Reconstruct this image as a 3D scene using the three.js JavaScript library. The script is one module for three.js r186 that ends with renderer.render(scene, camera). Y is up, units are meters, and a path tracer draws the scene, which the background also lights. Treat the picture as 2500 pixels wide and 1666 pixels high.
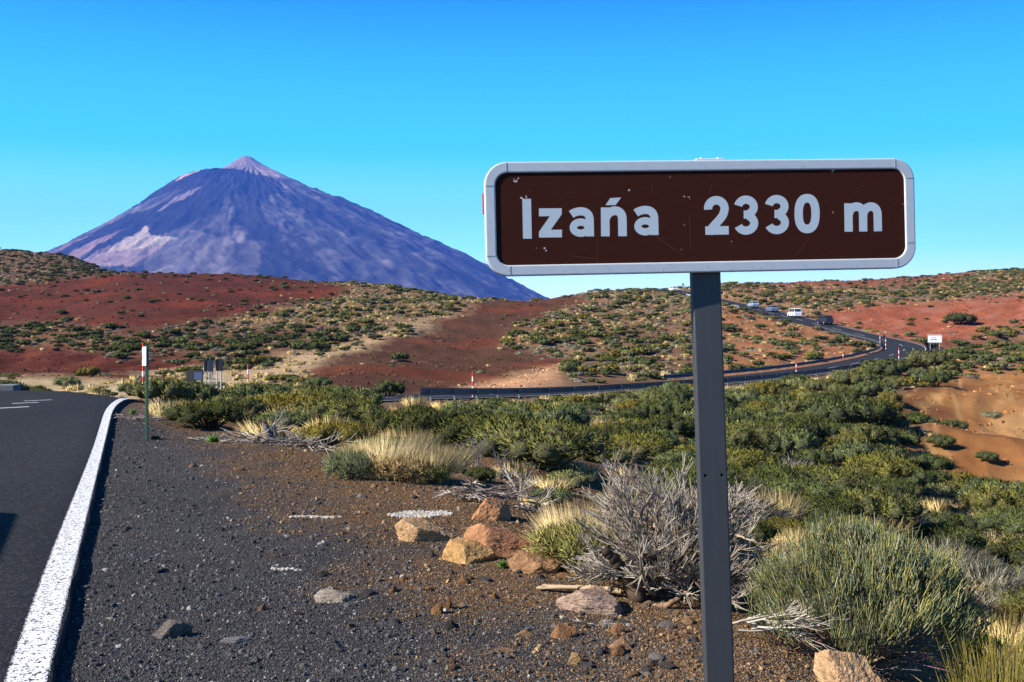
import * as THREE from 'three';
import { mergeGeometries } from 'three/addons/utils/BufferGeometryUtils.js';
import { RoundedBoxGeometry } from 'three/addons/geometries/RoundedBoxGeometry.js';
import { ImprovedNoise } from 'three/addons/math/ImprovedNoise.js';
import { Brush, Evaluator, SUBTRACTION } from 'three-bvh-csg';

// ------------------------------------------------------------------ camera, sky, sun, exposure
const scene = new THREE.Scene();
const F = 2500, CX = 1250, HY = 750, EYE = 1.6;                 // focal length and horizon, in photograph pixels
const FULLH = 2 * (1666 - HY);
const camera = new THREE.PerspectiveCamera(2 * Math.atan(FULLH / 2 / F) * 180 / Math.PI, 2500 / FULLH, 0.1, 60000);
camera.setViewOffset(2500, FULLH, 0, FULLH - 1666, 2500, 1666);  // the camera is level, its lens shifted down a little
camera.position.set(0, EYE, 0);
camera.lookAt(0, EYE, -10);
const renderer = new THREE.WebGLRenderer({ antialias: true });
renderer.toneMapping = THREE.LinearToneMapping;
renderer.toneMappingExposure = 2.25;
renderer.shadowMap.enabled = true;

const SUN_EL = 33 * Math.PI / 180, SUN_AZ = 18 * Math.PI / 180;
const sunDir = new THREE.Vector3(-Math.cos(SUN_AZ) * Math.cos(SUN_EL), Math.sin(SUN_EL), Math.sin(SUN_AZ) * Math.cos(SUN_EL));
{
  const W = 64, H = 512, data = new Float32Array(W * H * 4);
  const stops = [[0, .72, .9, .9], [1.6, .56, .88, .88], [3.2, .27, .78, .86], [8.5, .038, .43, .64], [16.7, .007, .17, .50], [30, .003, .075, .29], [50, .0016, .03, .135], [90, .0008, .018, .08]];
  for (let j = 0; j < H; j++) {
    const el = Math.max(0, ((j + .5) / H - .5) * 180);
    let k = 0; while (k < stops.length - 2 && el > stops[k + 1][0]) k++;
    const a = stops[k], b = stops[k + 1], t = Math.min(1, (el - a[0]) / (b[0] - a[0]));
    for (let i = 0; i < W; i++) for (let c = 0; c < 4; c++) data[(j * W + i) * 4 + c] = c === 3 ? 1 : a[c + 1] + (b[c + 1] - a[c + 1]) * t;
  }
  const sky = new THREE.DataTexture(data, W, H, THREE.RGBAFormat, THREE.FloatType);
  sky.mapping = THREE.EquirectangularReflectionMapping; sky.magFilter = sky.minFilter = THREE.LinearFilter; sky.needsUpdate = true;
  scene.background = sky; scene.environment = sky;
}
const sun = new THREE.DirectionalLight(new THREE.Color().setRGB(1, .93, .83), 5);
sun.position.copy(sunDir).multiplyScalar(200); sun.castShadow = true; sun.shadow.mapSize.set(2048, 2048);
Object.assign(sun.shadow.camera, { left: -200, right: 200, top: 150, bottom: -150, near: 1, far: 900 });
scene.add(sun, sun.target);
sun.target.position.set(0, 0, -80); sun.position.add(sun.target.position);
scene.fog = new THREE.FogExp2(new THREE.Color().setRGB(.105, .26, 1), 5.4e-5);

// ------------------------------------------------------------------ helpers
let seed = 12345;
const rnd = () => { seed = (seed * 1664525 + 1013904223) >>> 0; return seed / 4294967296; };
const rr = (a, b) => a + (b - a) * rnd();
const clamp = (x, a, b) => Math.max(a, Math.min(b, x)), mix = (a, b, t) => a + (b - a) * t;
const sstep = (a, b, x) => { const t = clamp((x - a) / (b - a), 0, 1); return t * t * (3 - 2 * t); };
const IN = new ImprovedNoise();
const noise = (x, y, z = 0) => IN.noise(x, y, z);
const fbm = (x, y, z = 0, o = 4) => { let s = 0, a = 1, n = 0; for (let i = 0; i < o; i++) { s += a * noise(x, y, z + i * 7.3); n += a; a *= .5; x *= 2.03; y *= 2.03; } return s / n; };
const V = (x, y, z) => new THREE.Vector3(x, y, z);
const pt = (px, py, d) => V((px - CX) / F * d, EYE + (HY - py) / F * d, -d);      // a place seen at px, py and d metres ahead
const rgb = (r, g, b) => new THREE.Color().setRGB(r, g, b);
const counts = {};
const numbered = (n) => { const k = counts[n] = (counts[n] ?? -1) + 1; return k ? n + '_' + String(k).padStart(3, '0') : n; };
function shadowed(o) { o.traverse((c) => { if (c.isMesh) { c.castShadow = c.receiveShadow = true; } }); return o; }
function add(o, name, label, category, group, kind) {
  o.name = numbered(name); if (label) o.userData.label = label; if (category) o.userData.category = category;
  if (group) o.userData.group = group; if (kind) o.userData.kind = kind;
  scene.add(shadowed(o)); return o;
}
function part(parent, name, geo, mat, label) {
  const m = new THREE.Mesh(geo, mat); m.name = name; if (label) m.userData.label = label; m.castShadow = m.receiveShadow = true; parent.add(m); return m;
}
class MB {                                                       // collects triangles with normals and colours
  constructor() { this.p = []; this.n = []; this.c = []; this.u = []; this.i = []; }
  v(x, y, z, nx, ny, nz, c) { this.p.push(x, y, z); this.n.push(nx, ny, nz); this.c.push(c[0], c[1], c[2]); return this.p.length / 3 - 1; }
  blade(b, t, w, side, nrm, c) {                                 // one pointed blade
    const k = this.v(b.x - side.x * w, b.y - side.y * w, b.z - side.z * w, nrm.x, nrm.y, nrm.z, c);
    this.v(b.x + side.x * w, b.y + side.y * w, b.z + side.z * w, nrm.x, nrm.y, nrm.z, c); this.v(t.x, t.y, t.z, nrm.x, nrm.y, nrm.z, c);
    this.i.push(k, k + 1, k + 2);
  }
  tube(pts, r0, r1, sides, c) {                                  // a tapering limb along points
    const base = this.p.length / 3, N = pts.length, d = V(0, 0, 0), a = V(0, 0, 0), b = V(0, 0, 0);
    for (let k = 0; k < N; k++) {
      d.copy(pts[Math.min(N - 1, k + 1)]).sub(pts[Math.max(0, k - 1)]).normalize();
      a.set(d.y, -d.x, 0); if (a.lengthSq() < .02) a.set(0, d.z, -d.y); a.normalize(); b.crossVectors(d, a);
      const r = mix(r0, r1, k / (N - 1));
      for (let s = 0; s < sides; s++) {
        const q = s / sides * 6.2832, x = Math.cos(q), y = Math.sin(q), nx = a.x * x + b.x * y, ny = a.y * x + b.y * y, nz = a.z * x + b.z * y;
        this.v(pts[k].x + nx * r, pts[k].y + ny * r, pts[k].z + nz * r, nx, ny, nz, c);
      }
    }
    for (let k = 0; k < N - 1; k++) for (let s = 0; s < sides; s++) {
      const p = base + k * sides + s, q = base + k * sides + (s + 1) % sides;
      this.i.push(p, q, p + sides, q, q + sides, p + sides);
    }
  }
  geo() {
    const g = new THREE.BufferGeometry();
    g.setAttribute('position', new THREE.Float32BufferAttribute(this.p, 3)); g.setAttribute('normal', new THREE.Float32BufferAttribute(this.n, 3));
    g.setAttribute('color', new THREE.Float32BufferAttribute(this.c, 3)); g.setIndex(this.i); return g;
  }
}
function grainTexture(size, fn, srgb = false) {                  // fn(u, v) -> [r, g, b] linear 0..1, repeating
  const a = new Uint8Array(size * size * 4);
  for (let j = 0; j < size; j++) for (let i = 0; i < size; i++) { const c = fn(i / size, j / size, i, j); for (let k = 0; k < 3; k++) a[(j * size + i) * 4 + k] = clamp(c[k] * 255, 0, 255); a[(j * size + i) * 4 + 3] = 255; }
  const t = new THREE.DataTexture(a, size, size); t.wrapS = t.wrapT = THREE.RepeatWrapping; t.magFilter = THREE.LinearFilter; t.minFilter = THREE.LinearMipmapLinearFilter; t.generateMipmaps = true; t.needsUpdate = true; return t;
}
// repeating cellular grain: little stones lying close together
function cells(size, n, sd) {
  const keep = seed; seed = sd; const P = [];
  for (let k = 0; k < n * n; k++) P.push([(k % n + rnd()) / n, (Math.floor(k / n) + rnd()) / n, rnd(), rnd()]);
  const h = new Float32Array(size * size), id = new Float32Array(size * size), id2 = new Float32Array(size * size);
  for (let j = 0; j < size; j++) for (let i = 0; i < size; i++) {
    const u = (i + .5) / size, v = (j + .5) / size, cx = Math.floor(u * n), cy = Math.floor(v * n); let d1 = 9, d2 = 9, w = 0;
    for (let dy = -1; dy < 2; dy++) for (let dx = -1; dx < 2; dx++) {
      const k = ((cy + dy + n) % n) * n + (cx + dx + n) % n, ex = P[k][0] + (cx + dx < 0 ? -1 : cx + dx >= n ? 1 : 0) - u, ey = P[k][1] + (cy + dy < 0 ? -1 : cy + dy >= n ? 1 : 0) - v, d = ex * ex + ey * ey;
      if (d < d1) { d2 = d1; d1 = d; w = k; } else if (d < d2) d2 = d;
    }
    h[j * size + i] = clamp((Math.sqrt(d2) - Math.sqrt(d1)) * n * 1.2, 0, 1) * mix(.5, 1, P[w][3]); id[j * size + i] = P[w][2]; id2[j * size + i] = P[w][3];
  }
  seed = keep; return { h, id, id2 };
}
const C1 = cells(1024, 90, 5), C2 = cells(1024, 84, 8);
const gravelMap = grainTexture(1024, (u, v, i, j) => { const k = j * 1024 + i, t = C1.id[k], b = t > .93 ? 1 : t > .8 ? .72 : .38 + .35 * t; return [b, b, b * (t > .9 ? .93 : 1)]; });
const gravelBump = grainTexture(1024, (u, v, i, j) => { const x = C1.h[j * 1024 + i]; return [x, x, x]; });
const tarMap = grainTexture(1024, (u, v, i, j) => { const k = j * 1024 + i, t = C2.id[k], ring = noise(Math.cos(u * 6.2832) * 5 + 3, Math.sin(u * 6.2832) * 5, Math.cos(v * 6.2832) * 5) + noise(Math.sin(v * 6.2832) * 6, Math.cos(u * 6.2832) * 6 + 9, 2), b = (t > .95 ? 1 : t > .8 ? .68 : .18 + .32 * t) * (1 + .35 * ring); return [b, b, b]; });
const tarBump = grainTexture(1024, (u, v, i, j) => { const x = C2.h[j * 1024 + i]; return [x, x, x]; });
for (const t of [gravelMap, gravelBump]) t.repeat.set(1 / 1.1, 1 / 1.1);
for (const t of [tarMap, tarBump]) t.repeat.set(1 / .9, 1 / .9);

// ------------------------------------------------------------------ the lie of the land
const h = (d, y) => [d, HY + (EYE - y) * F / d];                 // an entry by height instead of by picture row
const COLS = [
  [-1300, [h(3, 0), h(18, 0), h(25, -.5), h(40, -1.5), h(60, -3.3), h(110, -5.5), h(200, 2), h(350, 15), h(470, 22), h(700, 12), h(2200, -45)]],
  [-400, [h(3, 0), h(18, 0), h(25, -.5), h(40, -1.5), h(60, -3.3), h(110, -5.5), h(200, 0), h(350, 16), h(470, 26), h(700, 15), h(2200, -45)]],
  [0, [h(3, 0), h(18, 0), h(25, -.55), h(40, -1.9), h(60, -3.5), h(105, -5.6), [160, 872], [220, 800], [300, 712], [400, 640], [460, 611], h(700, 20), h(2200, -45)]],
  [150, [h(3, 0), h(18, 0), h(25, -.6), h(40, -2), h(60, -3.5), h(100, -5.4), [125, 895], [160, 855], [220, 785], [300, 707], [370, 655], [430, 624], h(700, 18), h(2200, -45)]],
  [330, [h(3, 0), h(14, 0), h(18, -.12), h(25, -.75), h(40, -2), h(60, -3.1), h(100, -5.2), [125, 890], [160, 840], [220, 765], [290, 697], [350, 666], h(430, 12), h(700, 4), h(2200, -45)]],
  [600, [h(3, 0), h(11.5, 0), h(14, -.12), h(20, -.6), h(30, -1.4), h(45, -2.6), h(62, -3.7), h(90, -5.2), [130, 875], [170, 820], [230, 752], [300, 700], [380, 672], h(480, 11), h(700, 3), h(2200, -45)]],
  [900, [h(3, 0), h(9.2, 0), h(11, -.1), h(14, -.35), h(20, -.95), h(30, -1.8), h(45, -2.9), [60, 975], [72, 958], [110, 900], [170, 812], [240, 738], [310, 694], h(400, 6), h(700, 0), h(2200, -45)]],
  [1200, [h(3, 0), h(8, 0), h(10, -.15), h(13, -.45), h(20, -1.1), h(30, -2.0), h(45, -3.2), [62, 990], [76, 966], [95, 938], [130, 880], [180, 812], [230, 755], [265, 733], h(330, 2), h(700, -6), h(2200, -45)]],
  [1500, [h(3, 0), h(5.8, 0), h(7, -.08), h(9, -.35), h(12, -.7), h(20, -1.6), h(35, -2.9), h(60, -4.4), [80, 962], [90, 948], [110, 908], [150, 850], [200, 784], [260, 732], [300, 711], h(380, 5), h(700, -2), h(2200, -45)]],
  [1800, [h(3, 0), h(4.6, 0), h(6, -.1), h(8, -.4), h(10, -.75), h(14, -1.3), h(25, -2.6), h(45, -4.4), [75, 1000], [105, 936], [118, 926], [135, 890], [170, 832], [200, 785], [240, 742], [280, 722], [360, 694], h(460, 8), h(700, 3), h(2200, -45)]],
  [2100, [h(3, 0), h(4, -.06), h(5.1, -.2), h(7, -.5), h(10, -1.0), h(15, -1.8), h(25, -3.2), h(45, -5.2), [75, 1012], [110, 945], [135, 898], [155, 866], [175, 838], [200, 808], [215, 792], [245, 752], [300, 715], [380, 684], h(480, 10), h(700, 5), h(2200, -45)]],
  [2400, [h(3, -.05), h(4, -.2), h(5, -.45), h(7, -.95), h(10, -1.6), h(15, -2.5), h(30, -4.9), h(48, -7.4), [54, 1200], [60, 1130], [67, 1078], [78, 1092], [85, 1060], [93, 985], [101, 945], [125, 893], [160, 852], [190, 824], [205, 812], [265, 728], [330, 694], [420, 664], h(520, 14), h(700, 8), h(2200, -45)]],
  [2900, [h(3, -.1), h(5, -.7), h(10, -1.9), h(30, -5.2), h(50, -8), h(70, -7.5), h(100, -6), h(200, -2), h(300, 8), h(420, 20), h(700, 10), h(2200, -45)]],
  [4200, [h(3, -.2), h(10, -2), h(30, -5), h(70, -7), h(150, -3), h(300, 8), h(420, 20), h(700, 10), h(2200, -45)]],
].map(([px, rows]) => {
  const x = rows.map((r) => Math.log(r[0])), y = rows.map((r) => EYE + (HY - r[1]) / F * r[0]), n = x.length, dl = [], m = new Array(n).fill(0);
  for (let i = 0; i < n - 1; i++) dl.push((y[i + 1] - y[i]) / (x[i + 1] - x[i]));
  for (let i = 1; i < n - 1; i++) m[i] = dl[i - 1] * dl[i] <= 0 ? 0 : 2 * dl[i - 1] * dl[i] / (dl[i - 1] + dl[i]);
  return { px, at(d) {
    const l = Math.log(Math.max(d, .01)); if (l <= x[0]) return y[0]; if (l >= x[n - 1]) return y[n - 1];
    let i = 0; while (l > x[i + 1]) i++;
    const w = x[i + 1] - x[i], t = (l - x[i]) / w, t2 = t * t, t3 = t2 * t;
    return (2 * t3 - 3 * t2 + 1) * y[i] + (t3 - 2 * t2 + t) * w * m[i] + (-2 * t3 + 3 * t2) * y[i + 1] + (t3 - t2) * w * m[i + 1];
  } };
});
function columnY(px, d) {
  const n = COLS.length;
  if (px <= COLS[0].px) return COLS[0].at(d); if (px >= COLS[n - 1].px) return COLS[n - 1].at(d);
  let i = 0; while (px > COLS[i + 1].px) i++;
  const a = COLS[i], b = COLS[i + 1], w = b.px - a.px, t = (px - a.px) / w, ya = a.at(d), yb = b.at(d);
  const y0 = i ? COLS[i - 1].at(d) : ya, y3 = i < n - 2 ? COLS[i + 2].at(d) : yb, p0 = i ? COLS[i - 1].px : a.px - w, p3 = i < n - 2 ? COLS[i + 2].px : b.px + w;
  const ma = (yb - y0) / (b.px - p0) * w * .8, mb = (y3 - ya) / (p3 - a.px) * w * .8, t2 = t * t, t3 = t2 * t;
  return (2 * t3 - 3 * t2 + 1) * ya + (t3 - 2 * t2 + t) * ma + (-2 * t3 + 3 * t2) * yb + (t3 - t2) * mb;
}
function polar(x, z) {                                           // picture column and depth of a place; behind the camera it goes round smoothly
  const r = Math.hypot(x, z), th = Math.atan2(x, -z), a = Math.abs(th), lim = 1.0;
  if (a <= lim) return [CX + Math.tan(th) * F, r * Math.cos(th), r, th];
  const t = (a - lim) / (Math.PI - lim), edge = CX + Math.tan(lim) * F * Math.sign(th);
  return [mix(edge, CX, t * t * (3 - 2 * t)), r * Math.cos(lim), r, th];
}
const roadEdge = (d) => -.36 - .366 * d + (d > 14.5 ? .010 * (Math.min(d, 19) - 14.5) ** 2 + .09 * Math.max(0, d - 19) : 0);                         // x of the near road's right edge, d metres ahead
const pathSpline = (list) => { const c = new THREE.CatmullRomCurve3(list.map((p) => pt(...p)), false, 'centripetal'); return c.getSpacedPoints(260); };
const lowRoad = pathSpline([[560, 985, 44], [720, 980, 51], [900, 973, 60], [1155, 966, 75], [1350, 957, 85], [1560, 944, 97], [1760, 930, 110], [1950, 910, 127], [2080, 890, 143], [2165, 871, 156], [2208, 855, 166], [2195, 841, 176], [2130, 825, 187],
  [2060, 808, 198], [1995, 792, 209], [1925, 775, 225], [1850, 757, 247], [1765, 737, 275], [1690, 719.5, 302], [1650, 711, 316], [1610, 706, 332], [1560, 706, 355]]);
const sideRoad = pathSpline([[2170, 866, 160], [2240, 857, 166], [2320, 856, 172], [2420, 862, 178], [2600, 866, 190]]);
const roadY = (x, z) => {
  let best = 1e9, y = 0;
  for (const R of [lowRoad, sideRoad]) for (let k = 0; k < R.length; k++) { const p = R[k], q = (p.x - x) ** 2 + (p.z - z) ** 2; if (q < best) { best = q; y = p.y; } }
  return [Math.sqrt(best), y];
};
function groundY(x, z) {
  const [px, d, r] = polar(x, z); let y = columnY(px, d);
  if (d > 22 && d < 700) {
    const f = sstep(22, 90, d);
    y += f * (fbm(x / 38, z / 38, 3, 3) * 1.5 + Math.abs(fbm(x / 13 + 9, z / 13, 8, 3)) * -1.1 * sstep(60, 130, d));
    y += f * .28 * noise(x / 5.5, z / 5.5, 15);
    y += .22 * sstep(14, 40, d) * noise(x / 3.1, z / 3.1, 5);
  }
  if (px < 520 && d > 92 && d < 190) y -= sstep(520, 330, px) * sstep(92, 108, d) * sstep(190, 135, d) * (2.6 * Math.abs(noise((x + z * .25) / 11, z / 60, 55)) + .9 * Math.abs(noise(x / 4.5, z / 30, 56)) - .5);   // eroded spurs at the foot of the red hill
  if (px > 2150 && px < 3600 && d > 40 && d < 120) {                // the ridge of the nearer orange mound and the hollow behind it
    const dA = 71 - (Math.min(px, 2900) - 2190) * .026, w = sstep(2170, 2300, px);
    y += w * (1.0 * Math.exp(-(((d - dA) / 6) ** 2)) - 1.5 * Math.exp(-(((d - dA - 11) / 6) ** 2)) + .7 * fbm(x / 9, z / 9, 52, 3) - .35 * Math.abs(noise((x + z * .4) / 2.6, z / 16, 53)) - .12 * Math.abs(noise(x / 1.1, z / 5, 54)));
  }
  if (d < 45) {
    const off = sstep(.2, 1.4, x - roadEdge(d) + .0) ;           // the gravel of the shoulder is uneven, the road bed is not
    y += off * sstep(60, 14, d) * (.035 * fbm(x * .9, z * .9, 1, 3) + .009 * fbm(x * 4.3, z * 4.3, 2, 3) + .0025 * noise(x * 17, z * 17, 4));
    if (d > 9) y += off * .16 * sstep(9, 16, d) * noise(x / 1.7, z / 1.7, 11);
  }
  if (d > 40 && d < 370 && px > 300 && px < 3000) {
    const [q, ry] = roadY(x, z); if (q < 11) y = mix(y, ry - .06, 1 - sstep(3.9, 11, q));
  }
  return y;
}
const onGround = (px, d, dy = 0) => { const x = (px - CX) / F * d; return V(x, groundY(x, -d) + dy, -d); };

// what the ground is made of and how thickly it is grown over: g broom, s straw grass, k grey scrub (per square metre)
const ZONES = [
  { id: 'valley', soil: [.16, .10, .06], g: .36, s: .52, k: .24, where: 'in the valley below the road shoulder' },
  { id: 'dark hill', poly: [[-900, 540], [0, 596], [130, 608], [250, 632], [345, 664], [200, 690], [60, 700], [-900, 705]], soil: [.12, .07, .045], g: .24, s: .12, k: .20, where: 'on the dark hill at the left edge' },
  { id: 'red hill', poly: [[-900, 700], [60, 698], [250, 665], [420, 650], [690, 660], [860, 695], [760, 740], [590, 775], [440, 792], [300, 812], [150, 790], [-900, 800]], soil: [.082, .026, .016], g: .018, s: .005, k: .014, where: 'on the bare red hillside' },
  { id: 'hill shoulder', poly: [[690, 660], [900, 672], [1120, 722], [1200, 735], [1130, 770], [960, 812], [700, 800], [440, 800], [600, 770], [760, 738], [850, 695]], soil: [.18, .105, .055], g: .20, s: .20, k: .24, where: 'on the grassy right shoulder of the red hill' },
  { id: 'hill foot', poly: [[-900, 790], [150, 795], [300, 810], [440, 792], [960, 800], [960, 830], [800, 860], [620, 905], [340, 880], [150, 852], [-900, 860]], soil: [.125, .062, .036], g: .26, s: .10, k: .26, where: 'at the foot of the red hill' },
  { id: 'gully', poly: [[-900, 855], [150, 850], [340, 878], [430, 868], [520, 890], [420, 905], [330, 940], [200, 940], [100, 925], [-900, 940]], soil: [.095, .028, .016], g: .004, s: .001, k: .003, where: 'on the eroded red bank at left' },
  { id: 'flat', poly: [[-900, 932], [110, 925], [330, 925], [430, 905], [560, 890], [640, 895], [620, 1000], [340, 985], [-900, 985]], soil: [.40, .30, .17], g: .04, s: .30, k: .02, where: 'on the dry grass flat behind the crest of the road' },
  { id: 'straw ridge', poly: [[540, 905], [620, 880], [800, 845], [960, 805], [1190, 735], [1185, 760], [1000, 822], [830, 868], [740, 925], [560, 940]], soil: [.36, .25, .14], g: .05, s: .30, k: .03, where: 'along the pale grass ridge' },
  { id: 'brown slope', poly: [[1180, 742], [1230, 722], [1400, 716], [1480, 712], [1340, 765], [1260, 800], [1200, 838], [1280, 858], [1400, 885], [1370, 905], [1180, 945], [1080, 965], [880, 972], [730, 945], [745, 905], [850, 862], [1000, 815]], soil: [.085, .040, .022], g: .002, s: .002, k: .003, where: 'on the bare brown slope' },
  { id: 'tan bank', poly: [[1060, 968], [1190, 928], [1360, 896], [1400, 905], [1390, 925], [1300, 946], [1120, 968]], soil: [.42, .24, .125], g: .008, s: .006, k: .01, where: 'on the tan bank above the guardrail' },
  { id: 'knoll', poly: [[1480, 712], [1540, 700], [1700, 706], [1760, 740], [1760, 880], [1700, 925], [1560, 935], [1380, 925], [1400, 885], [1280, 858], [1205, 836], [1265, 798], [1345, 762]], soil: [.17, .095, .052], g: .20, s: .16, k: .34, where: 'on the knoll left of the sign post' },
  { id: 'between roads', poly: [[1690, 720], [1900, 770], [2030, 812], [2160, 850], [2150, 868], [1950, 905], [1700, 930], [1690, 800]], soil: [.27, .12, .055], g: .12, s: .26, k: .18, where: 'on the slope between the two arms of the road' },
  { id: 'upper band', poly: [[1740, 735], [1700, 700], [1850, 690], [2060, 700], [2300, 690], [2480, 655], [3400, 640], [3400, 720], [2500, 725], [2260, 740], [2080, 750], [2000, 775], [1880, 752]], soil: [.21, .115, .062], g: .20, s: .20, k: .20, where: 'on the slope above the upper road' },
  { id: 'skyline', poly: [[1760, 640], [2420, 640], [2380, 668], [2330, 682], [2080, 700], [1900, 698], [1760, 700]], soil: [.19, .055, .032], g: .002, s: .004, k: .002, where: 'on the bare skyline ridge at right' },
  { id: 'red cut', poly: [[1995, 780], [2090, 748], [2240, 738], [2500, 722], [3400, 715], [3400, 800], [2500, 795], [2400, 815], [2330, 838], [2250, 835], [2150, 818], [2060, 800]], soil: [.27, .08, .038], g: .007, s: .003, k: .005, where: 'on the red bank above the hairpin' },
  { id: 'right scrub', poly: [[2280, 850], [2350, 830], [2420, 805], [2500, 785], [3400, 790], [3400, 900], [2500, 910], [2400, 918], [2250, 925], [2150, 905], [2230, 880]], soil: [.24, .12, .06], g: .24, s: .08, k: .18, where: 'on the slope below the white sign board' },
  { id: 'mound', poly: [[2200, 960], [2260, 930], [2420, 912], [3400, 900], [3400, 1260], [2500, 1218], [2380, 1202], [2210, 1125], [2170, 1085], [2195, 1062], [2240, 1070], [2310, 1060], [2210, 1010]], soil: [.255, .112, .038], g: .004, s: .001, k: .003, where: 'on the orange earth mounds at right' },
];
ZONES.forEach((z) => { if (z.poly) z.box = [Math.min(...z.poly.map((p) => p[0])), Math.max(...z.poly.map((p) => p[0])), Math.min(...z.poly.map((p) => p[1])), Math.max(...z.poly.map((p) => p[1]))]; });
const inside = (P, x, y) => { let c = false; for (let i = 0, j = P.length - 1; i < P.length; j = i++) if ((P[i][1] > y) !== (P[j][1] > y) && x < (P[j][0] - P[i][0]) * (y - P[i][1]) / (P[j][1] - P[i][1]) + P[i][0]) c = !c; return c; };
function zoneAt(x, y, z, ox = 0, oy = 0) {
  const [px, d] = polar(x, z); if (d < 42) return ZONES[0];
  const jx = ox + 22 * noise(x / 6, z / 6, 20) + 42 * noise(x / 19, z / 19, 21), jy = oy + 7 * noise(x / 5, z / 5, 22) + 11 * noise(x / 17, z / 17, 23);
  const qx = clamp(px, -880, 3380) + jx, qy = HY + (EYE - y) * F / d + jy;
  for (let k = ZONES.length - 1; k > 0; k--) { const b = ZONES[k].box; if (qx > b[0] && qx < b[1] && qy > b[2] && qy < b[3] && inside(ZONES[k].poly, qx, qy)) return ZONES[k]; }
  return ZONES[0];
}
const brownness = (x, d) => clamp((x - (-.55 - (d - 4.7) * .5)) / 1.3 + .9 * fbm(x * 1.3, d * 1.1, 30, 3) + .25 * noise(x * 6, d * 6, 31), 0, 1);
function soilAt(x, y, z) {
  const [px, d] = polar(x, z), zn = zoneAt(x, y, z); let c = zn.soil.slice();
  if (d >= 42 && d < 600) { c = [0, 0, 0]; for (const [ox, oy] of [[0, 0], [22, 5], [-22, -5], [12, -9], [-12, 9]]) zoneAt(x, y, z, ox, oy).soil.forEach((q, i) => { c[i] += q / 5; }); }
  if (d < 42) {
    const b = brownness(x, d), black = [.061, .058, .058], brown = [.135, .078, .040], far = ZONES[0].soil;
    c = black.map((q, i) => mix(mix(q, brown[i], b), far[i], sstep(13, 26, d)));
  }
  const n = 1 + .34 * fbm(x / 9, z / 9, 40, 4) + .22 * noise(x / 1.3, z / 1.3, 41), w = fbm(x / 22, z / 22, 42, 3);
  if (zn.id === 'mound') { const u = fbm(x / 11, z / 16, 44, 4), e = fbm(x / 6 + z / 14, z / 30, 46, 4), st = sstep(.05, .0, Math.abs(e)); c = c.map((q, i) => mix(mix(mix(q, [.115, .05, .024][i], sstep(-.05, .28, u)), [.36, .21, .09][i], sstep(.02, .4, -u) * .8), [.46, .29, .12][i], .45 * st)); }
  if (zn.id === 'red cut') { const s = noise(x / 3 + z / 3, (x - z) / 24, 45); c = c.map((q, i) => mix(q, [.34, .15, .10][i], clamp(s * 1.3 + .1, 0, .8))); }
  if (zn.id === 'brown slope' || zn.id === 'red hill') c = c.map((q, i) => mix(q, [.16, .034, .015][i], clamp(w * 1.4, 0, zn.id === 'red hill' ? .5 : .35)));
  return c.map((q, i) => clamp(q * (n + (i ? 0 : .12 * w)), .01, .9));
}
{ // the ground: one sheet, fine where the camera looks, out to the horizon
  const ths = [], rs = [];
  const inner = Math.atan(1300 / F);
  for (let i = 0; i <= 330; i++) ths.push(Math.atan((-1300 + 2600 * i / 330) / F));
  const step = 70; const left = [], right = [];
  for (let i = 1; i <= step; i++) { const t = Math.pow(i / step, 1.6); right.push(inner + (Math.PI - inner) * t); left.unshift(-(inner + (Math.PI - inner) * t)); }
  const T = [...left, ...ths, ...right];
  let r = .25; while (r < 12500) { rs.push(r); r += r < 3 ? .25 : r < 13 ? .045 + .0045 * (r - 3) : r < 60 ? r * .014 : r < 520 ? r * .0115 : r < 800 ? r * .05 : r * .2; }
  const nT = T.length, nR = rs.length, pos = new Float32Array(nT * nR * 3), col = new Float32Array(nT * nR * 3), uv = new Float32Array(nT * nR * 2), idx = [];
  for (let j = 0; j < nR; j++) for (let i = 0; i < nT; i++) {
    const k = j * nT + i, x = Math.sin(T[i]) * rs[j], z = -Math.cos(T[i]) * rs[j]; const y = groundY(x, z); pos.set([x, y, z], k * 3); uv.set([x, z], k * 2); col.set(soilAt(x, y, z), k * 3);
    if (j && i) { const a = k - nT - 1; idx.push(a, a + 1, k - 1, a + 1, k, k - 1); }
  }
  const g = new THREE.BufferGeometry(); g.setAttribute('position', new THREE.BufferAttribute(pos, 3)); g.setAttribute('color', new THREE.BufferAttribute(col, 3)); g.setAttribute('uv', new THREE.BufferAttribute(uv, 2)); g.setIndex(idx); g.computeVertexNormals();
  const m = new THREE.MeshPhysicalMaterial({ specularIntensity: .06, vertexColors: true, map: gravelMap, bumpMap: gravelBump, bumpScale: .012, roughness: .95 });
  m.color.setRGB(1.65, 1.65, 1.65);
  add(new THREE.Mesh(g, m), 'ground', 'volcanic ground of black and brown gravel rising to red and ochre hills', 'ground', null, 'structure');
}

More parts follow.
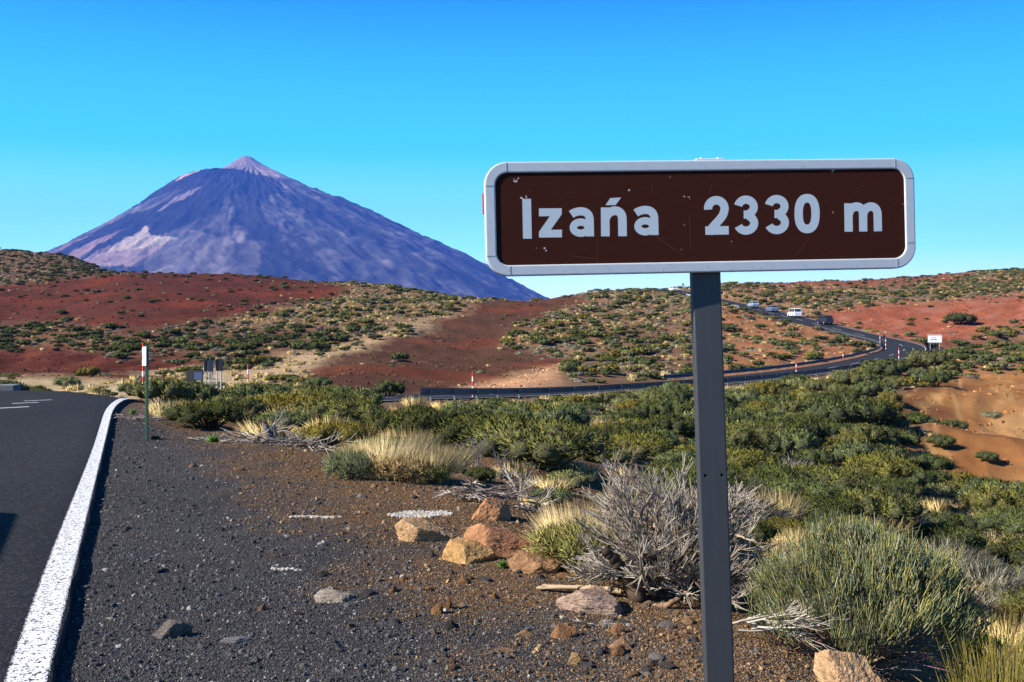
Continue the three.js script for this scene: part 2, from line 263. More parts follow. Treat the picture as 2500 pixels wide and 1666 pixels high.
// ------------------------------------------------------------------ the volcano
{
  const D = 10000, S = D / F, X0 = (600 - CX) * S, R1 = [[0, 370], [14, 366], [40, 349], [100, 317], [160, 287], [280, 243], [400, 183], [500, 142], [600, 90], [720, 25], [900, -60], [1100, -110]], L1 = [[0, 370], [14, 365], [52, 337], [74, 327], [104, 323], [148, 309], [200, 272], [272, 215], [398, 142], [455, 110], [570, 50], [700, -20], [900, -80], [1100, -110]];
  const prof = (P, r) => { let i = 0; while (i < P.length - 2 && r > P[i + 1][0]) i++; return mix(P[i][1], P[i + 1][1], clamp((r - P[i][0]) / (P[i + 1][0] - P[i][0]), 0, 1)); };
  const patches = [
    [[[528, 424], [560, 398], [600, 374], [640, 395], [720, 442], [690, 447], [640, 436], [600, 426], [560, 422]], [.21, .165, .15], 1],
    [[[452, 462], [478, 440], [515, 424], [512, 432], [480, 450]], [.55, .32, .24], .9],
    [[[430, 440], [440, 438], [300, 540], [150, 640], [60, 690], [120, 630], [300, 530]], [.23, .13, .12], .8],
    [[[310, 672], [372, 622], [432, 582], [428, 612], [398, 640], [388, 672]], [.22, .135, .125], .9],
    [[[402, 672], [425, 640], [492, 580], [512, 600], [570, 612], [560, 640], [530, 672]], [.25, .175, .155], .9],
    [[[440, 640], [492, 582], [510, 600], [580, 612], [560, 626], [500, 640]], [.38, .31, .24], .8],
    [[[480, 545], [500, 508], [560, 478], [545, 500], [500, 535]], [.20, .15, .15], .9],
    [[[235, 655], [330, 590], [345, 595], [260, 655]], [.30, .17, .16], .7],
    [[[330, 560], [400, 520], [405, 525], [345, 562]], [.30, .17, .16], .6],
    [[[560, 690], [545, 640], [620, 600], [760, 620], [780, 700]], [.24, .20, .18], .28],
  ];
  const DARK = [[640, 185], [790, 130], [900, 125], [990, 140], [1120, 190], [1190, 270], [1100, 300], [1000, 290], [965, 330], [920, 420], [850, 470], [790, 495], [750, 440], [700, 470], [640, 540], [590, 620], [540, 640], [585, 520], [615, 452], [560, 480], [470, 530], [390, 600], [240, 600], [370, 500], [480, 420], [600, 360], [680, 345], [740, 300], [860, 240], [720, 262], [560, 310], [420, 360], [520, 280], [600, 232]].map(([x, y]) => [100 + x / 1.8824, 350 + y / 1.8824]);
  const nA = 760, nR = 260, pos = [], col = [], idx = [];
  const cell = (a, b) => a * b;
  for (let j = 0; j <= nR; j++) for (let i = 0; i <= nA; i++) {
    const r = 1100 * Math.pow(j / nR, 1.12), th = (i % nA) / nA * 2 * Math.PI, c = Math.cos(th), s = Math.sin(th);
    const w = .5 + .5 * c, hp = mix(prof(L1, r), prof(R1, r), w), ax = r * c, az = r * s;
    const amp = sstep(30, 120, r) * sstep(-60, 40, hp + 40);
    const ridge = 1 - Math.abs(fbm(c * 6 + .004 * r + .4 * noise(ax / 60, az / 60, 60), s * 6 + .004 * r, 61, 4)) * 2.6, fine = .55 * fbm(ax / 24, az / 24, 62, 4) + .8 * (noise(c * 11 + .01 * r, s * 11, r / 80) + .5 * noise(c * 24, s * 24 + .01 * r, r / 45)), wv = .9 * noise(ax / 60, az / 60, 59) + .25 * noise(ax / 18, az / 18, 57), rn = (f, o) => .5 - Math.abs(noise(c * f + wv + o, s * f + wv, r / 150 + o)) * 1.6, rad = rn(7, 2) + .5 * rn(16, 5) + .18 * rn(34, 9);
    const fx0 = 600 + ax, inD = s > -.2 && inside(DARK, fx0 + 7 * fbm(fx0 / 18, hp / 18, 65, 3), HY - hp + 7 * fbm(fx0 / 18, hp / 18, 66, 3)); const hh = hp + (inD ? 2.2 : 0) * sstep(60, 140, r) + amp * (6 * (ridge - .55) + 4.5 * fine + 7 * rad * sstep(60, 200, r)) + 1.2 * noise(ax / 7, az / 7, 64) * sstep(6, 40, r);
    pos.push(X0 + ax * S, EYE + hh * S, -D + az * S);
    const fx = 600 + ax, fy = HY - hh;                            // the slope as it faces the plateau
    const jx = fx + 9 * fbm(fx / 18, fy / 18, 65, 3), jy = fy + 9 * fbm(fx / 18, fy / 18, 66, 3);
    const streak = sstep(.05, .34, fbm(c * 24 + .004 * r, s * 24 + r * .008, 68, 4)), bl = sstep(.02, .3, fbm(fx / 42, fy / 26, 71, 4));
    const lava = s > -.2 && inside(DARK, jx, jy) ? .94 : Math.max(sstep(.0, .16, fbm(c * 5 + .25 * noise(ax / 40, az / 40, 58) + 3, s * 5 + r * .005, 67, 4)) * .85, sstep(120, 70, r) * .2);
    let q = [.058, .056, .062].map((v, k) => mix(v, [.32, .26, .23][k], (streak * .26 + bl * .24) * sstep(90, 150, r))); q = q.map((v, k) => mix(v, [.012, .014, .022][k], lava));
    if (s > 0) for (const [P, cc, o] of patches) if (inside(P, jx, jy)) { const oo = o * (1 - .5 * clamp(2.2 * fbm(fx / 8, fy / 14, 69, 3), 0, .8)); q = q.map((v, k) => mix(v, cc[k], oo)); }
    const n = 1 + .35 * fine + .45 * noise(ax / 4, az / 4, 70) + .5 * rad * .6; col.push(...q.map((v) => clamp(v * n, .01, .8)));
    if (j && i) { const k = j * (nA + 1) + i, a = k - nA - 2; idx.push(a, a + 1, k - 1, a + 1, k, k - 1); }
  }
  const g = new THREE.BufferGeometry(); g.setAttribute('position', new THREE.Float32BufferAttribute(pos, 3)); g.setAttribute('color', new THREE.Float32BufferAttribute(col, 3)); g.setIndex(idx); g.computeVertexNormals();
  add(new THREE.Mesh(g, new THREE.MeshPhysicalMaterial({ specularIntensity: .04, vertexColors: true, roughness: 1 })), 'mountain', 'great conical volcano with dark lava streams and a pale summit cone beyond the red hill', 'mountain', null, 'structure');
}

// ------------------------------------------------------------------ roads and their paint
const tarMat = new THREE.MeshPhysicalMaterial({ specularIntensity: .3, map: tarMap, bumpMap: tarBump, bumpScale: .014, roughness: .85, vertexColors: true }); tarMat.color.setRGB(1.8, 1.78, 1.8);
const UPD = .05;                                                 // thickness of the tarred layer at the shoulder
const nearRoadY = (x, d) => columnY(CX + clamp(x / Math.max(d, .5), -2, -.3) * F, Math.max(d, 3)) + UPD;
{
  const mb = new MB(), uv = [], rowsD = []; let q = -14; while (q < 32) { rowsD.push(q); q += .25; }
  const nx = 26, W = 8.2;
  for (const d of rowsD) for (let i = -1; i <= nx; i++) {
    const jag = .022 * noise(d * 2.2, 3, 80) + .012 * noise(d * 9, 5, 81), x = roadEdge(d) + jag - Math.max(i, 0) / nx * W * 1.065, y = i < 0 ? nearRoadY(x, d) - .14 : nearRoadY(x, d);
    const t = 1 + .42 * fbm(x / 1.9, d / 5, 82, 4) + .1 * noise(x * 3, d * 3, 83), c = .037 * t;
    mb.v(x + (i < 0 ? .025 : 0), y, -d, 0, 1, 0, [c, c, c * 1.04]); uv.push(x, d);
  }
  const n = nx + 2; for (let j = 1; j < rowsD.length; j++) for (let i = 1; i < n; i++) { const k = j * n + i, a = k - n - 1; mb.i.push(a, k - 1, a + 1, a + 1, k - 1, k); }
  const g = mb.geo(); g.setAttribute('uv', new THREE.Float32BufferAttribute(uv, 2)); g.computeVertexNormals();
  add(new THREE.Mesh(g, tarMat), 'road', 'dark asphalt road rising to a crest at the left edge', 'road', null, 'structure');
}
const paintCanvas = document.createElement('canvas'); paintCanvas.width = 256; paintCanvas.height = 2048;
const paintData = new Uint8Array(256 * 2048 * 4);
for (let j = 0; j < 2048; j++) for (let i = 0; i < 256; i++) {
  const u = i / 256, v = j / 2048, k = (j * 256 + i) * 4, y = j / 2048 * 16;      // 0.2 m across, 1.6 m along; lengthwise the noise goes round a ring so that it meets
  const cx = Math.cos(v * 6.2832) * 2.55, cz = Math.sin(v * 6.2832) * 2.55;
  const a = noise(u * 11, cx * 5.4, cz * 5.4), b = noise(u * 24 + 9, cx * 11, cz * 11), c = noise(u * 3 + 4, cx * 1.2, cz * 1.2);
  const edge = Math.min(u, 1 - u) * 8 - .38 + .8 * b + .6 * a, hole = a * .75 + b * .62 + c * .35;
  const on = edge > 0 && hole < .275 + .25 * c ? 255 : 0, w = 228 + 20 * b + 10 * c;
  paintData[k] = paintData[k + 1] = paintData[k + 2] = w; paintData[k + 3] = on;
}
const paintMap = new THREE.DataTexture(paintData, 256, 2048); paintMap.colorSpace = THREE.SRGBColorSpace; paintMap.wrapS = paintMap.wrapT = THREE.RepeatWrapping; paintMap.magFilter = THREE.LinearFilter; paintMap.needsUpdate = true;
const paintMat = new THREE.MeshStandardMaterial({ map: paintMap, alphaTest: .5, roughness: .7, bumpMap: tarBump, bumpScale: .003, side: THREE.DoubleSide });
function stripe(pts, w, yOf) {                                   // a painted strip w wide along [x, d] points
  const mb = new MB(), uv = []; let s = 0;
  pts.forEach((p, k) => {
    const a = pts[Math.max(0, k - 1)], b = pts[Math.min(pts.length - 1, k + 1)], l = Math.hypot(b[0] - a[0], b[1] - a[1]), nx = (b[1] - a[1]) / l, nd = -(b[0] - a[0]) / l; if (k) s += Math.hypot(p[0] - pts[k - 1][0], p[1] - pts[k - 1][1]);
    const wk = typeof w === 'function' ? w(p[1]) : w, o = typeof w === 'function' ? -wk / 2 - .014 : 0;
    for (const e of [-1, 1]) { const x = p[0] + o + e * nx * wk / 2, d = p[1] + e * nd * wk / 2; mb.v(x, yOf(x, d), -d, 0, 1, 0, [1, 1, 1]); uv.push(e < 0 ? 0 : 1, s / 1.6); }
    if (k) { const q = k * 2; mb.i.push(q - 2, q - 1, q, q - 1, q + 1, q); }
  });
  const g = mb.geo(); g.setAttribute('uv', new THREE.Float32BufferAttribute(uv, 2)); g.computeVertexNormals(); return g;
}
{
  const P = []; for (let d = 0; d < 23; d += .25) P.push([roadEdge(d), d]);
  add(new THREE.Mesh(stripe(P, (d) => mix(.178, .115, sstep(5, 12, d)), (x, d) => nearRoadY(x, d) + .004), paintMat), 'road_marking', 'worn white edge line running up the near road', 'road marking', null, 'structure');
  for (const [px, py, len, w, lab] of [[30, 996, .26, .09, 'short white dash nearest on the road at the left edge'], [62, 985, .16, .06, 'short white dash on the road just below the crest'], [92, 979, .2, .05, 'faint white dash at the crest of the road']]) {
    const d = 1.55 * F / (py - HY), x = (px - CX) / F * d, Q = []; for (let k = -3; k <= 3; k++) Q.push([x + k / 6 * len * .35 + .3 * k / 6, d + k / 6 * len]);
    add(new THREE.Mesh(stripe(Q, w, (a, b) => nearRoadY(a, b) + .004), paintMat), 'road_marking', lab, 'road marking', null, 'structure');
  }
}
const plainPaint = new THREE.MeshStandardMaterial({ color: rgb(.36, .36, .36), roughness: .7, side: THREE.DoubleSide });
function ribbon(R, off, w, up, every) {                          // a strip along a path, off metres to its right
  const mb = new MB(), uv = []; let s = 0, open = false;
  for (let k = 0; k < R.length; k++) {
    const a = R[Math.max(0, k - 1)], b = R[Math.min(R.length - 1, k + 1)], l = Math.hypot(b.x - a.x, b.z - a.z), nx = -(b.z - a.z) / l, nz = (b.x - a.x) / l; if (k) s += R[k].distanceTo(R[k - 1]);
    const W = w, n = W > 3 ? 6 : 1;
    for (let e = 0; e <= n; e++) { const o = off + (e / n - .5) * W, x = R[k].x + nx * o, z = R[k].z + nz * o, c = .034 * (1 + .25 * fbm(x / 4, z / 4, 85, 3)); mb.v(x, R[k].y + up, z, 0, 1, 0, [c, c, c * 1.05]); uv.push(x, z); }
    if (k && (!every || (s % every) < every * .4)) for (let e = 1; e <= n; e++) { const q = k * (n + 1) + e, p = q - n - 2; mb.i.push(p, p + 1, q - 1, p + 1, q, q - 1); }
  }
  const g = mb.geo(); g.setAttribute('uv', new THREE.Float32BufferAttribute(uv, 2)); g.computeVertexNormals(); return g;
}
const farTar = tarMat.clone(); farTar.side = THREE.DoubleSide;
add(new THREE.Mesh(ribbon(lowRoad, 0, 6.8, .02), farTar), 'road', 'asphalt road climbing in a hairpin across the far slope', 'road', null, 'structure');
add(new THREE.Mesh(ribbon(sideRoad, 0, 8, .026), farTar), 'road', 'asphalt junction at the outside of the hairpin', 'road', null, 'structure');
add(new THREE.Mesh(ribbon(lowRoad, 0, .16, .036, 9), plainPaint), 'road_marking', 'dashed centre line of the far road', 'road marking', null, 'structure');
add(new THREE.Mesh(ribbon(lowRoad, 3.2, .16, .036), plainPaint), 'road_marking', 'white edge line on the outer side of the far road', 'road marking', null, 'structure');

// ------------------------------------------------------------------ plants
const foliage = new THREE.MeshPhysicalMaterial({ specularIntensity: .12, vertexColors: true, roughness: .9, side: THREE.DoubleSide });
const tints = (list) => list.map(([r, g, b]) => { const m = foliage.clone(); m.color.setRGB(r, g, b); return m; });
const up = V(0, 1, 0);
function rockGeo(sd, sx, sy, sz, det = 3, cut = .5, rough = .12) {  // an angular stone: a ball cut by planes, then roughened
  const g0 = new THREE.IcosahedronGeometry(1, det), P = g0.attributes.position, keep = seed; seed = sd * 7919 + 17; const planes = [];
  for (let k = 0; k < 9; k++) { const a = rr(0, 6.28), e = rr(-.5, 1); planes.push([V(Math.cos(a) * Math.sqrt(1 - e * e), e, Math.sin(a) * Math.sqrt(1 - e * e)), rr(.45, .95) * (1 - cut) + rr(.42, .7) * cut]); }
  seed = keep; const v = V(0, 0, 0), c = [];
  for (let i = 0; i < P.count; i++) {
    v.fromBufferAttribute(P, i); let s = 1; for (const [n, o] of planes) { const q = v.dot(n); if (q > .01) s = Math.min(s, o / q); }
    s *= 1 + rough * fbm(v.x * 2.2 + sd, v.y * 2.2, v.z * 2.2, 4) + rough * .35 * noise(v.x * 9, v.y * 9 + sd, v.z * 9);
    const t = 1 + .4 * fbm(v.x * 2 + 5, v.y * 2 + sd, v.z * 2, 4) + .25 * noise(v.x * 14 + sd, v.y * 14, v.z * 14); c.push(t, t, t);
    P.setXYZ(i, v.x * s * sx, v.y * s * sy, v.z * s * sz);
  }
  g0.setAttribute('color', new THREE.Float32BufferAttribute(c, 3));
  // share vertices so that the surface is smooth except at cut edges
  g0.computeVertexNormals(); return g0;
}
// a broom bush, 1 m in radius: clumps of upright green twigs round a woody core
function broomGeo(sd, N, len, w, clumps, tone, core0 = .6) {
  const keep = seed; seed = sd; const mb = new MB(), C = [];
  for (let k = 0; k < clumps; k++) { const a = k * 2.4 + rr(-.4, .4), q = Math.sqrt((k + .5) / clumps) * .74, r = rr(.24, .36); C.push([V(Math.cos(a) * q, .14 + .5 * Math.sqrt(1 - q * q) * rr(.82, 1.1), Math.sin(a) * q), r]); }
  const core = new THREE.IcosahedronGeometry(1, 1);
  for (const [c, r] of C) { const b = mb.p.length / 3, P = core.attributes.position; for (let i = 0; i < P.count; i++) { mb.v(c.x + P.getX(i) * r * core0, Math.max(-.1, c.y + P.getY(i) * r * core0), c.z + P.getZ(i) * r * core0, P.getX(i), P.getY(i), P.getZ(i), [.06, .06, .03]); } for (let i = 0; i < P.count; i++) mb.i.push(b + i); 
    mb.tube([V(c.x * .1, -.12, c.z * .1), V(c.x * .5, c.y * .4, c.z * .5), c.clone()], .03, .015, 3, [.13, .09, .06]); }
  const d = V(0, 0, 0), b = V(0, 0, 0), t = V(0, 0, 0), sd2 = V(0, 0, 0), n = V(0, 0, 0);
  for (let k = 0; k < N; k++) {
    const [c, r] = C[Math.floor(rnd() * C.length)]; d.set(rr(-1, 1), rr(-.75, 1), rr(-1, 1)).normalize();
    const R = r * (1 + .3 * noise(d.x * 2 + c.x * 5, d.y * 2, d.z * 2 + c.z * 5));
    b.copy(c).addScaledVector(d, R * rr(.6, 1)); if (b.y < -.02) b.y = rr(0, .1);
    t.copy(d).multiplyScalar(.6); t.y += .3; t.x += rr(-.55, .55); t.y += rr(-.3, .3); t.z += rr(-.55, .55); t.normalize().multiplyScalar(len * rr(.6, 1.25)).add(b);
    n.copy(d).addScaledVector(up, .2); n.x += rr(-.6, .6); n.y += rr(-.5, .5); n.z += rr(-.6, .6); n.normalize(); sd2.copy(t).sub(b).cross(n).normalize();
    const q = rr(.55, 1.35), yl = rnd() < .12 ? 1.35 : 1; mb.blade(b, t, w * rr(.7, 1.2), sd2, n, [tone[0] * q * yl, tone[1] * q, tone[2] * q]);
  }
  seed = keep; return mb.geo();
}
function tussockGeo(sd, N, w, tone, lean = 0) {                    // a straw tussock, 1 m in radius
  const keep = seed; seed = sd; const mb = new MB(), b = V(0, 0, 0), t = V(0, 0, 0), m = V(0, 0, 0), s = V(0, 0, 0), n = V(0, 0, 0);
  for (let k = 0; k < N; k++) {
    const a = rr(0, 6.283), q = Math.sqrt(rnd()) * .5, o = rr(.1, 1), hgt = rr(.55, 1.05) * (1 - .35 * o * o);
    b.set(Math.cos(a) * q, -.05, Math.sin(a) * q); const a2 = a + rr(-.6, .6); t.set(b.x + Math.cos(a2) * o * .62 + lean * hgt + rr(-.16, .16), hgt * .92, b.z + Math.sin(a2) * o * .62 + rr(-.16, .16));
    m.copy(b).lerp(t, .5); m.y += .12 * o; n.set(Math.cos(a2) * .5 + rr(-.4, .4), .7 + rr(-.3, .3), Math.sin(a2) * .5 + rr(-.4, .4)).normalize(); s.copy(t).sub(b).cross(n).normalize();
    const g = rr(.6, 1.2), c = [tone[0] * g, tone[1] * g * rr(.94, 1.03), tone[2] * g * rr(.8, 1.05)], k0 = mb.p.length / 3;
    for (const [p, ww] of [[b, w], [m, w * .8]]) { mb.v(p.x - s.x * ww, p.y, p.z - s.z * ww, n.x, n.y, n.z, c); mb.v(p.x + s.x * ww, p.y, p.z + s.z * ww, n.x, n.y, n.z, c); }
    mb.v(t.x, t.y, t.z, n.x, n.y, n.z, c); mb.i.push(k0, k0 + 1, k0 + 2, k0 + 1, k0 + 3, k0 + 2, k0 + 2, k0 + 3, k0 + 4);
  }
  seed = keep; return mb.geo();
}
function scrubGeo(sd, N, w, tone) {                                // grey leafless scrub, 1 m in radius: forking twigs
  const keep = seed; seed = sd; const mb = new MB(), d = V(0, 0, 0), b = V(0, 0, 0), t = V(0, 0, 0), s = V(0, 0, 0), n = V(0, 0, 0);
  for (let k = 0; k < 9; k++) { const a = rr(0, 6.28), q = rr(.2, .55); mb.tube([V(0, -.1, 0), V(Math.cos(a) * q * .4, .2, Math.sin(a) * q * .4), V(Math.cos(a) * q, rr(.35, .55), Math.sin(a) * q)], .028, .012, 3, [.16, .13, .11]); }
  for (let k = 0; k < N; k++) {
    d.set(rr(-1, 1), rr(-.1, 1), rr(-1, 1)).normalize(); const R = rr(.3, .8) * (1 + .35 * noise(d.x * 2.5 + sd, d.y * 2.5, d.z * 2.5));
    b.set(d.x * R, d.y * R * .62, d.z * R); t.copy(d); t.y += .35; t.x += rr(-.6, .6); t.y += rr(-.4, .4); t.z += rr(-.6, .6); t.normalize().multiplyScalar(rr(.14, .34)).add(b);
    n.copy(d); n.x += rr(-.6, .6); n.y += rr(-.3, .6); n.z += rr(-.6, .6); n.normalize(); s.copy(t).sub(b).cross(n).normalize(); const g = rr(.5, 1.3); mb.blade(b, t, w * rr(.6, 1.2), s, n, tone.map((q) => q * g));
  }
  seed = keep; return mb.geo();
}
const GREEN = [.142, .152, .042], STRAW = [.60, .48, .25], GREY = [.23, .215, .165];
const LOD = {
  broom: [0, 1, 2].map((k) => [broomGeo(100 + k, 6200, .09, .0095, 24, GREEN, .54), broomGeo(110 + k, 2200, .11, .018, 18, GREEN, .72), broomGeo(120 + k, 560, .18, .054, 11, GREEN, .8)]),
  tussock: [0, 1, 2].map((k) => [tussockGeo(200 + k, 1000, .010, STRAW, .12 * (k - 1)), tussockGeo(210 + k, 360, .019, STRAW, .1 * (k - 1)), tussockGeo(220 + k, 110, .05, STRAW)]),
  scrub: [0, 1].map((k) => [scrubGeo(300 + k, 3000, .009, GREY), scrubGeo(310 + k, 1100, .02, GREY), scrubGeo(320 + k, 330, .055, GREY)]),
};
const TINT = {
  broom: tints([[1, 1, 1], [.62, .72, .7], [1.2, 1.12, .8], [.85, 1, 1.1], [1.3, 1.05, .66], [.5, .56, .5], [1.35, 1.4, 1.6]]),
  tussock: tints([[1, 1, 1], [.85, .85, .8], [1.08, 1.05, .95], [.72, .68, .6]]),
  scrub: tints([[1, 1, 1], [.75, .75, .8], [1.15, 1.15, 1.05], [.85, .95, .75]]),
};
const PLANTS = [];                                               // { kind, p, r, hs, rot, tint, label?, zone }
function plant(kind, p, r, hs, tint, label, name) { PLANTS.push({ kind, p, r, hs, rot: rr(0, 6.28), tint, label, name, zone: label ? null : zoneAt(p.x, p.y, p.z), d: -p.z, v: Math.floor(rnd() * LOD[kind].length) }); }
// bushes that stand out, each with a description of its own: kind, column, depth, radius in px, height share, tint, label
const SHOWN = [
  ['broom', 510, 14.2, 112, .62, 5, 'dark fine stemmed bush beside the dead stump behind the gravel shoulder'],
  ['broom', 395, 20, 75, .9, 0, 'dark green bush behind the green marker post'],
  ['broom', 470, 23, 85, .8, 1, 'dark bush in front of the dark information board'],
  ['broom', 570, 18.5, 88, .72, 0, 'green bush between the pale grass and the dead stump'],
  ['broom', 690, 16, 78, .62, 3, 'grey green bush right of the dead stump'],
  ['broom', 770, 24, 110, .78, 0, 'large dark green bush left of the guardrail end'],
  ['broom', 880, 27, 62, .7, 3, 'green bush just right of the large dark bush'],
  ['broom', 830, 17.5, 70, .55, 1, 'low bush behind the straw tussock on the shoulder'],
  ['tussock', 400, 15.8, 55, 1.0, 0, 'pale straw tussock right of the green marker post'],
  ['tussock', 465, 16.8, 52, .9, 2, 'pale straw tussock below the four dark sign backs'],
  ['tussock', 735, 17, 45, .8, 1, 'straw tussock between two dark bushes behind the shoulder'],
  ['tussock', 805, 14, 52, .8, 0, 'straw tussock with a rounded top behind the shoulder edge'],
  ['tussock', 620, 30, 60, .6, 2, 'wide pale grass patch behind the dark bushes'],
  ['broom', 950, 66, 42, .95, 1, 'dark shrub standing at the far end of the guardrail'],
  ['broom', 985, 21, 66, .6, 0, 'bright green bush below the guardrail end'],
  ['broom', 1090, 19, 105, .5, 0, 'wide green bush behind the straw tussock shrub'],
  ['broom', 1260, 34, 80, .62, 3, 'blue green bush below the striped pole'],
  ['broom', 1190, 22, 92, .5, 2, 'green bush behind the bare grey twigs'],
  ['broom', 1370, 27, 90, .5, 4, 'yellow tinged bush in the middle of the valley'],
  ['broom', 1330, 17, 80, .5, 3, 'blue green bush left of the dead white shrub'],
  ['broom', 1470, 22, 88, .5, 0, 'green bush above the dead white shrub'],
  ['scrub', 1430, 36, 75, .85, 1, 'grey dead scrub below the guardrail'],
  ['tussock', 1470, 40, 34, 1, 3, 'brown round tussock beside the grey dead scrub'],
  ['tussock', 1010, 47, 42, .85, 0, 'straw tussock at the foot of the guardrail, left of the striped pole'],
  ['tussock', 1080, 44, 38, .85, 2, 'straw tussock at the foot of the guardrail, under its second post'],
  ['broom', 1592, 52, 60, .95, 1, 'dark tall bush against the guardrail left of the sign post'],
  ['broom', 1640, 40, 70, .9, 5, 'very dark bush left of the sign post below the guardrail'],
  ['broom', 1800, 48, 80, .9, 1, 'dark green bush right of the sign post below the guardrail'],
  ['broom', 1880, 44, 78, .7, 0, 'rounded green bush with dead twigs right of the sign post'],
  ['scrub', 1960, 42, 70, .8, 0, 'grey dead scrub among the valley bushes right of the sign post'],
  ['broom', 2040, 62, 92, .85, 1, 'large dark bush below the hairpin guardrail'],
  ['broom', 2130, 66, 80, .9, 5, 'dark bush nearest the orange mounds below the hairpin'],
  ['broom', 2090, 40, 80, .8, 3, 'grey green bush left of the tan mound'],
  ['broom', 2190, 58, 62, .75, 1, 'dark bush at the top corner of the tan mound'],
  ['broom', 2300, 62, 44, .7, 1, 'dark shrub growing on the ridge between the orange mounds'],
  ['broom', 2236, 71, 40, .75, 5, 'dark bush upper left on the ridge of the tan mound'],
  ['broom', 2268, 71, 34, .7, 3, 'grey green bush in the row along the ridge of the tan mound'],
  ['broom', 2330, 70, 36, .7, 1, 'lowest bush of the row along the ridge of the tan mound'],
  ['scrub', 2420, 90, 34, .6, 3, 'low pale shrub on the slope behind the tan mound'],
  ['broom', 2170, 120, 62, .8, 1, 'dark wide bush under the striped pole at the hairpin'],
  ['broom', 2270, 125, 60, .8, 0, 'green bush hiding the road below the white sign board'],
  ['broom', 2080, 100, 60, .8, 0, 'green bush pushed against the lower guardrail'],
  ['broom', 2345, 222, 42, .75, 5, 'lone oval shrub on the red bank above the hairpin'],
  ['broom', 2370, 17, 60, .6, 0, 'bright green bush at the foot of the orange mound'],
  ['broom', 2060, 15, 110, .42, 2, 'wide low green bush behind the large broom'],
  ['broom', 1900, 12, 100, .48, 4, 'olive bush between the dead shrub and the large broom'],
  ['tussock', 1880, 21, 45, .5, 2, 'pale straw patch right of the sign post in the valley'],
  ['tussock', 2080, 17.5, 40, .5, 1, 'small straw patch behind the large broom'],
  ['tussock', 2370, 13.5, 60, .6, 2, 'pale straw tussock in the valley under the orange mound'],
  ['scrub', 2440, 13.2, 100, .7, 0, 'grey twiggy scrub right of the large broom'],
  ['broom', 2475, 11.5, 50, .9, 4, 'yellowish shrub at the right edge among grey scrub'],
  ['tussock', 2462, 9.3, 115, .9, 2, 'tall pale straw tussock at the right edge behind the yellow stems'],
  ['scrub', 2440, 7.2, 120, .6, 2, 'pale twiggy scrub in the right corner behind the yellow stems'],
  ['broom', 2380, 8.4, 70, .7, 5, 'dark low bush just behind the right side of the large broom'],
  ['tussock', 1255, 12.6, 62, .75, 0, 'straw tussock under the bare grey twigs'],
  ['tussock', 1345, 11.2, 70, .62, 2, 'straw tussock left of the dead white shrub'],
  ['broom', 1175, 10.6, 48, .7, 5, 'dark small shrub at the edge behind the dead branches'],
  ['scrub', 1215, 11.4, 46, .8, 0, 'grey scrub below the bare grey twigs'],
  ['broom', 1345, 9.4, 60, .7, 3, 'soft grey green bush behind the leaning straw clump'],
  ['tussock', 1300, 8.9, 38, .9, 0, 'small straw tussock behind the leaning straw clump'],
  ['broom', 1560, 10.5, 110, .7, 0, 'green bush behind the dead white shrub'],
];
for (const [kind, px, d, rpx, hs, tint, label] of SHOWN) { const p = onGround(px, d), r = rpx / F * d; p.y -= .03 * r; plant(kind, p, r, hs, tint, label); }
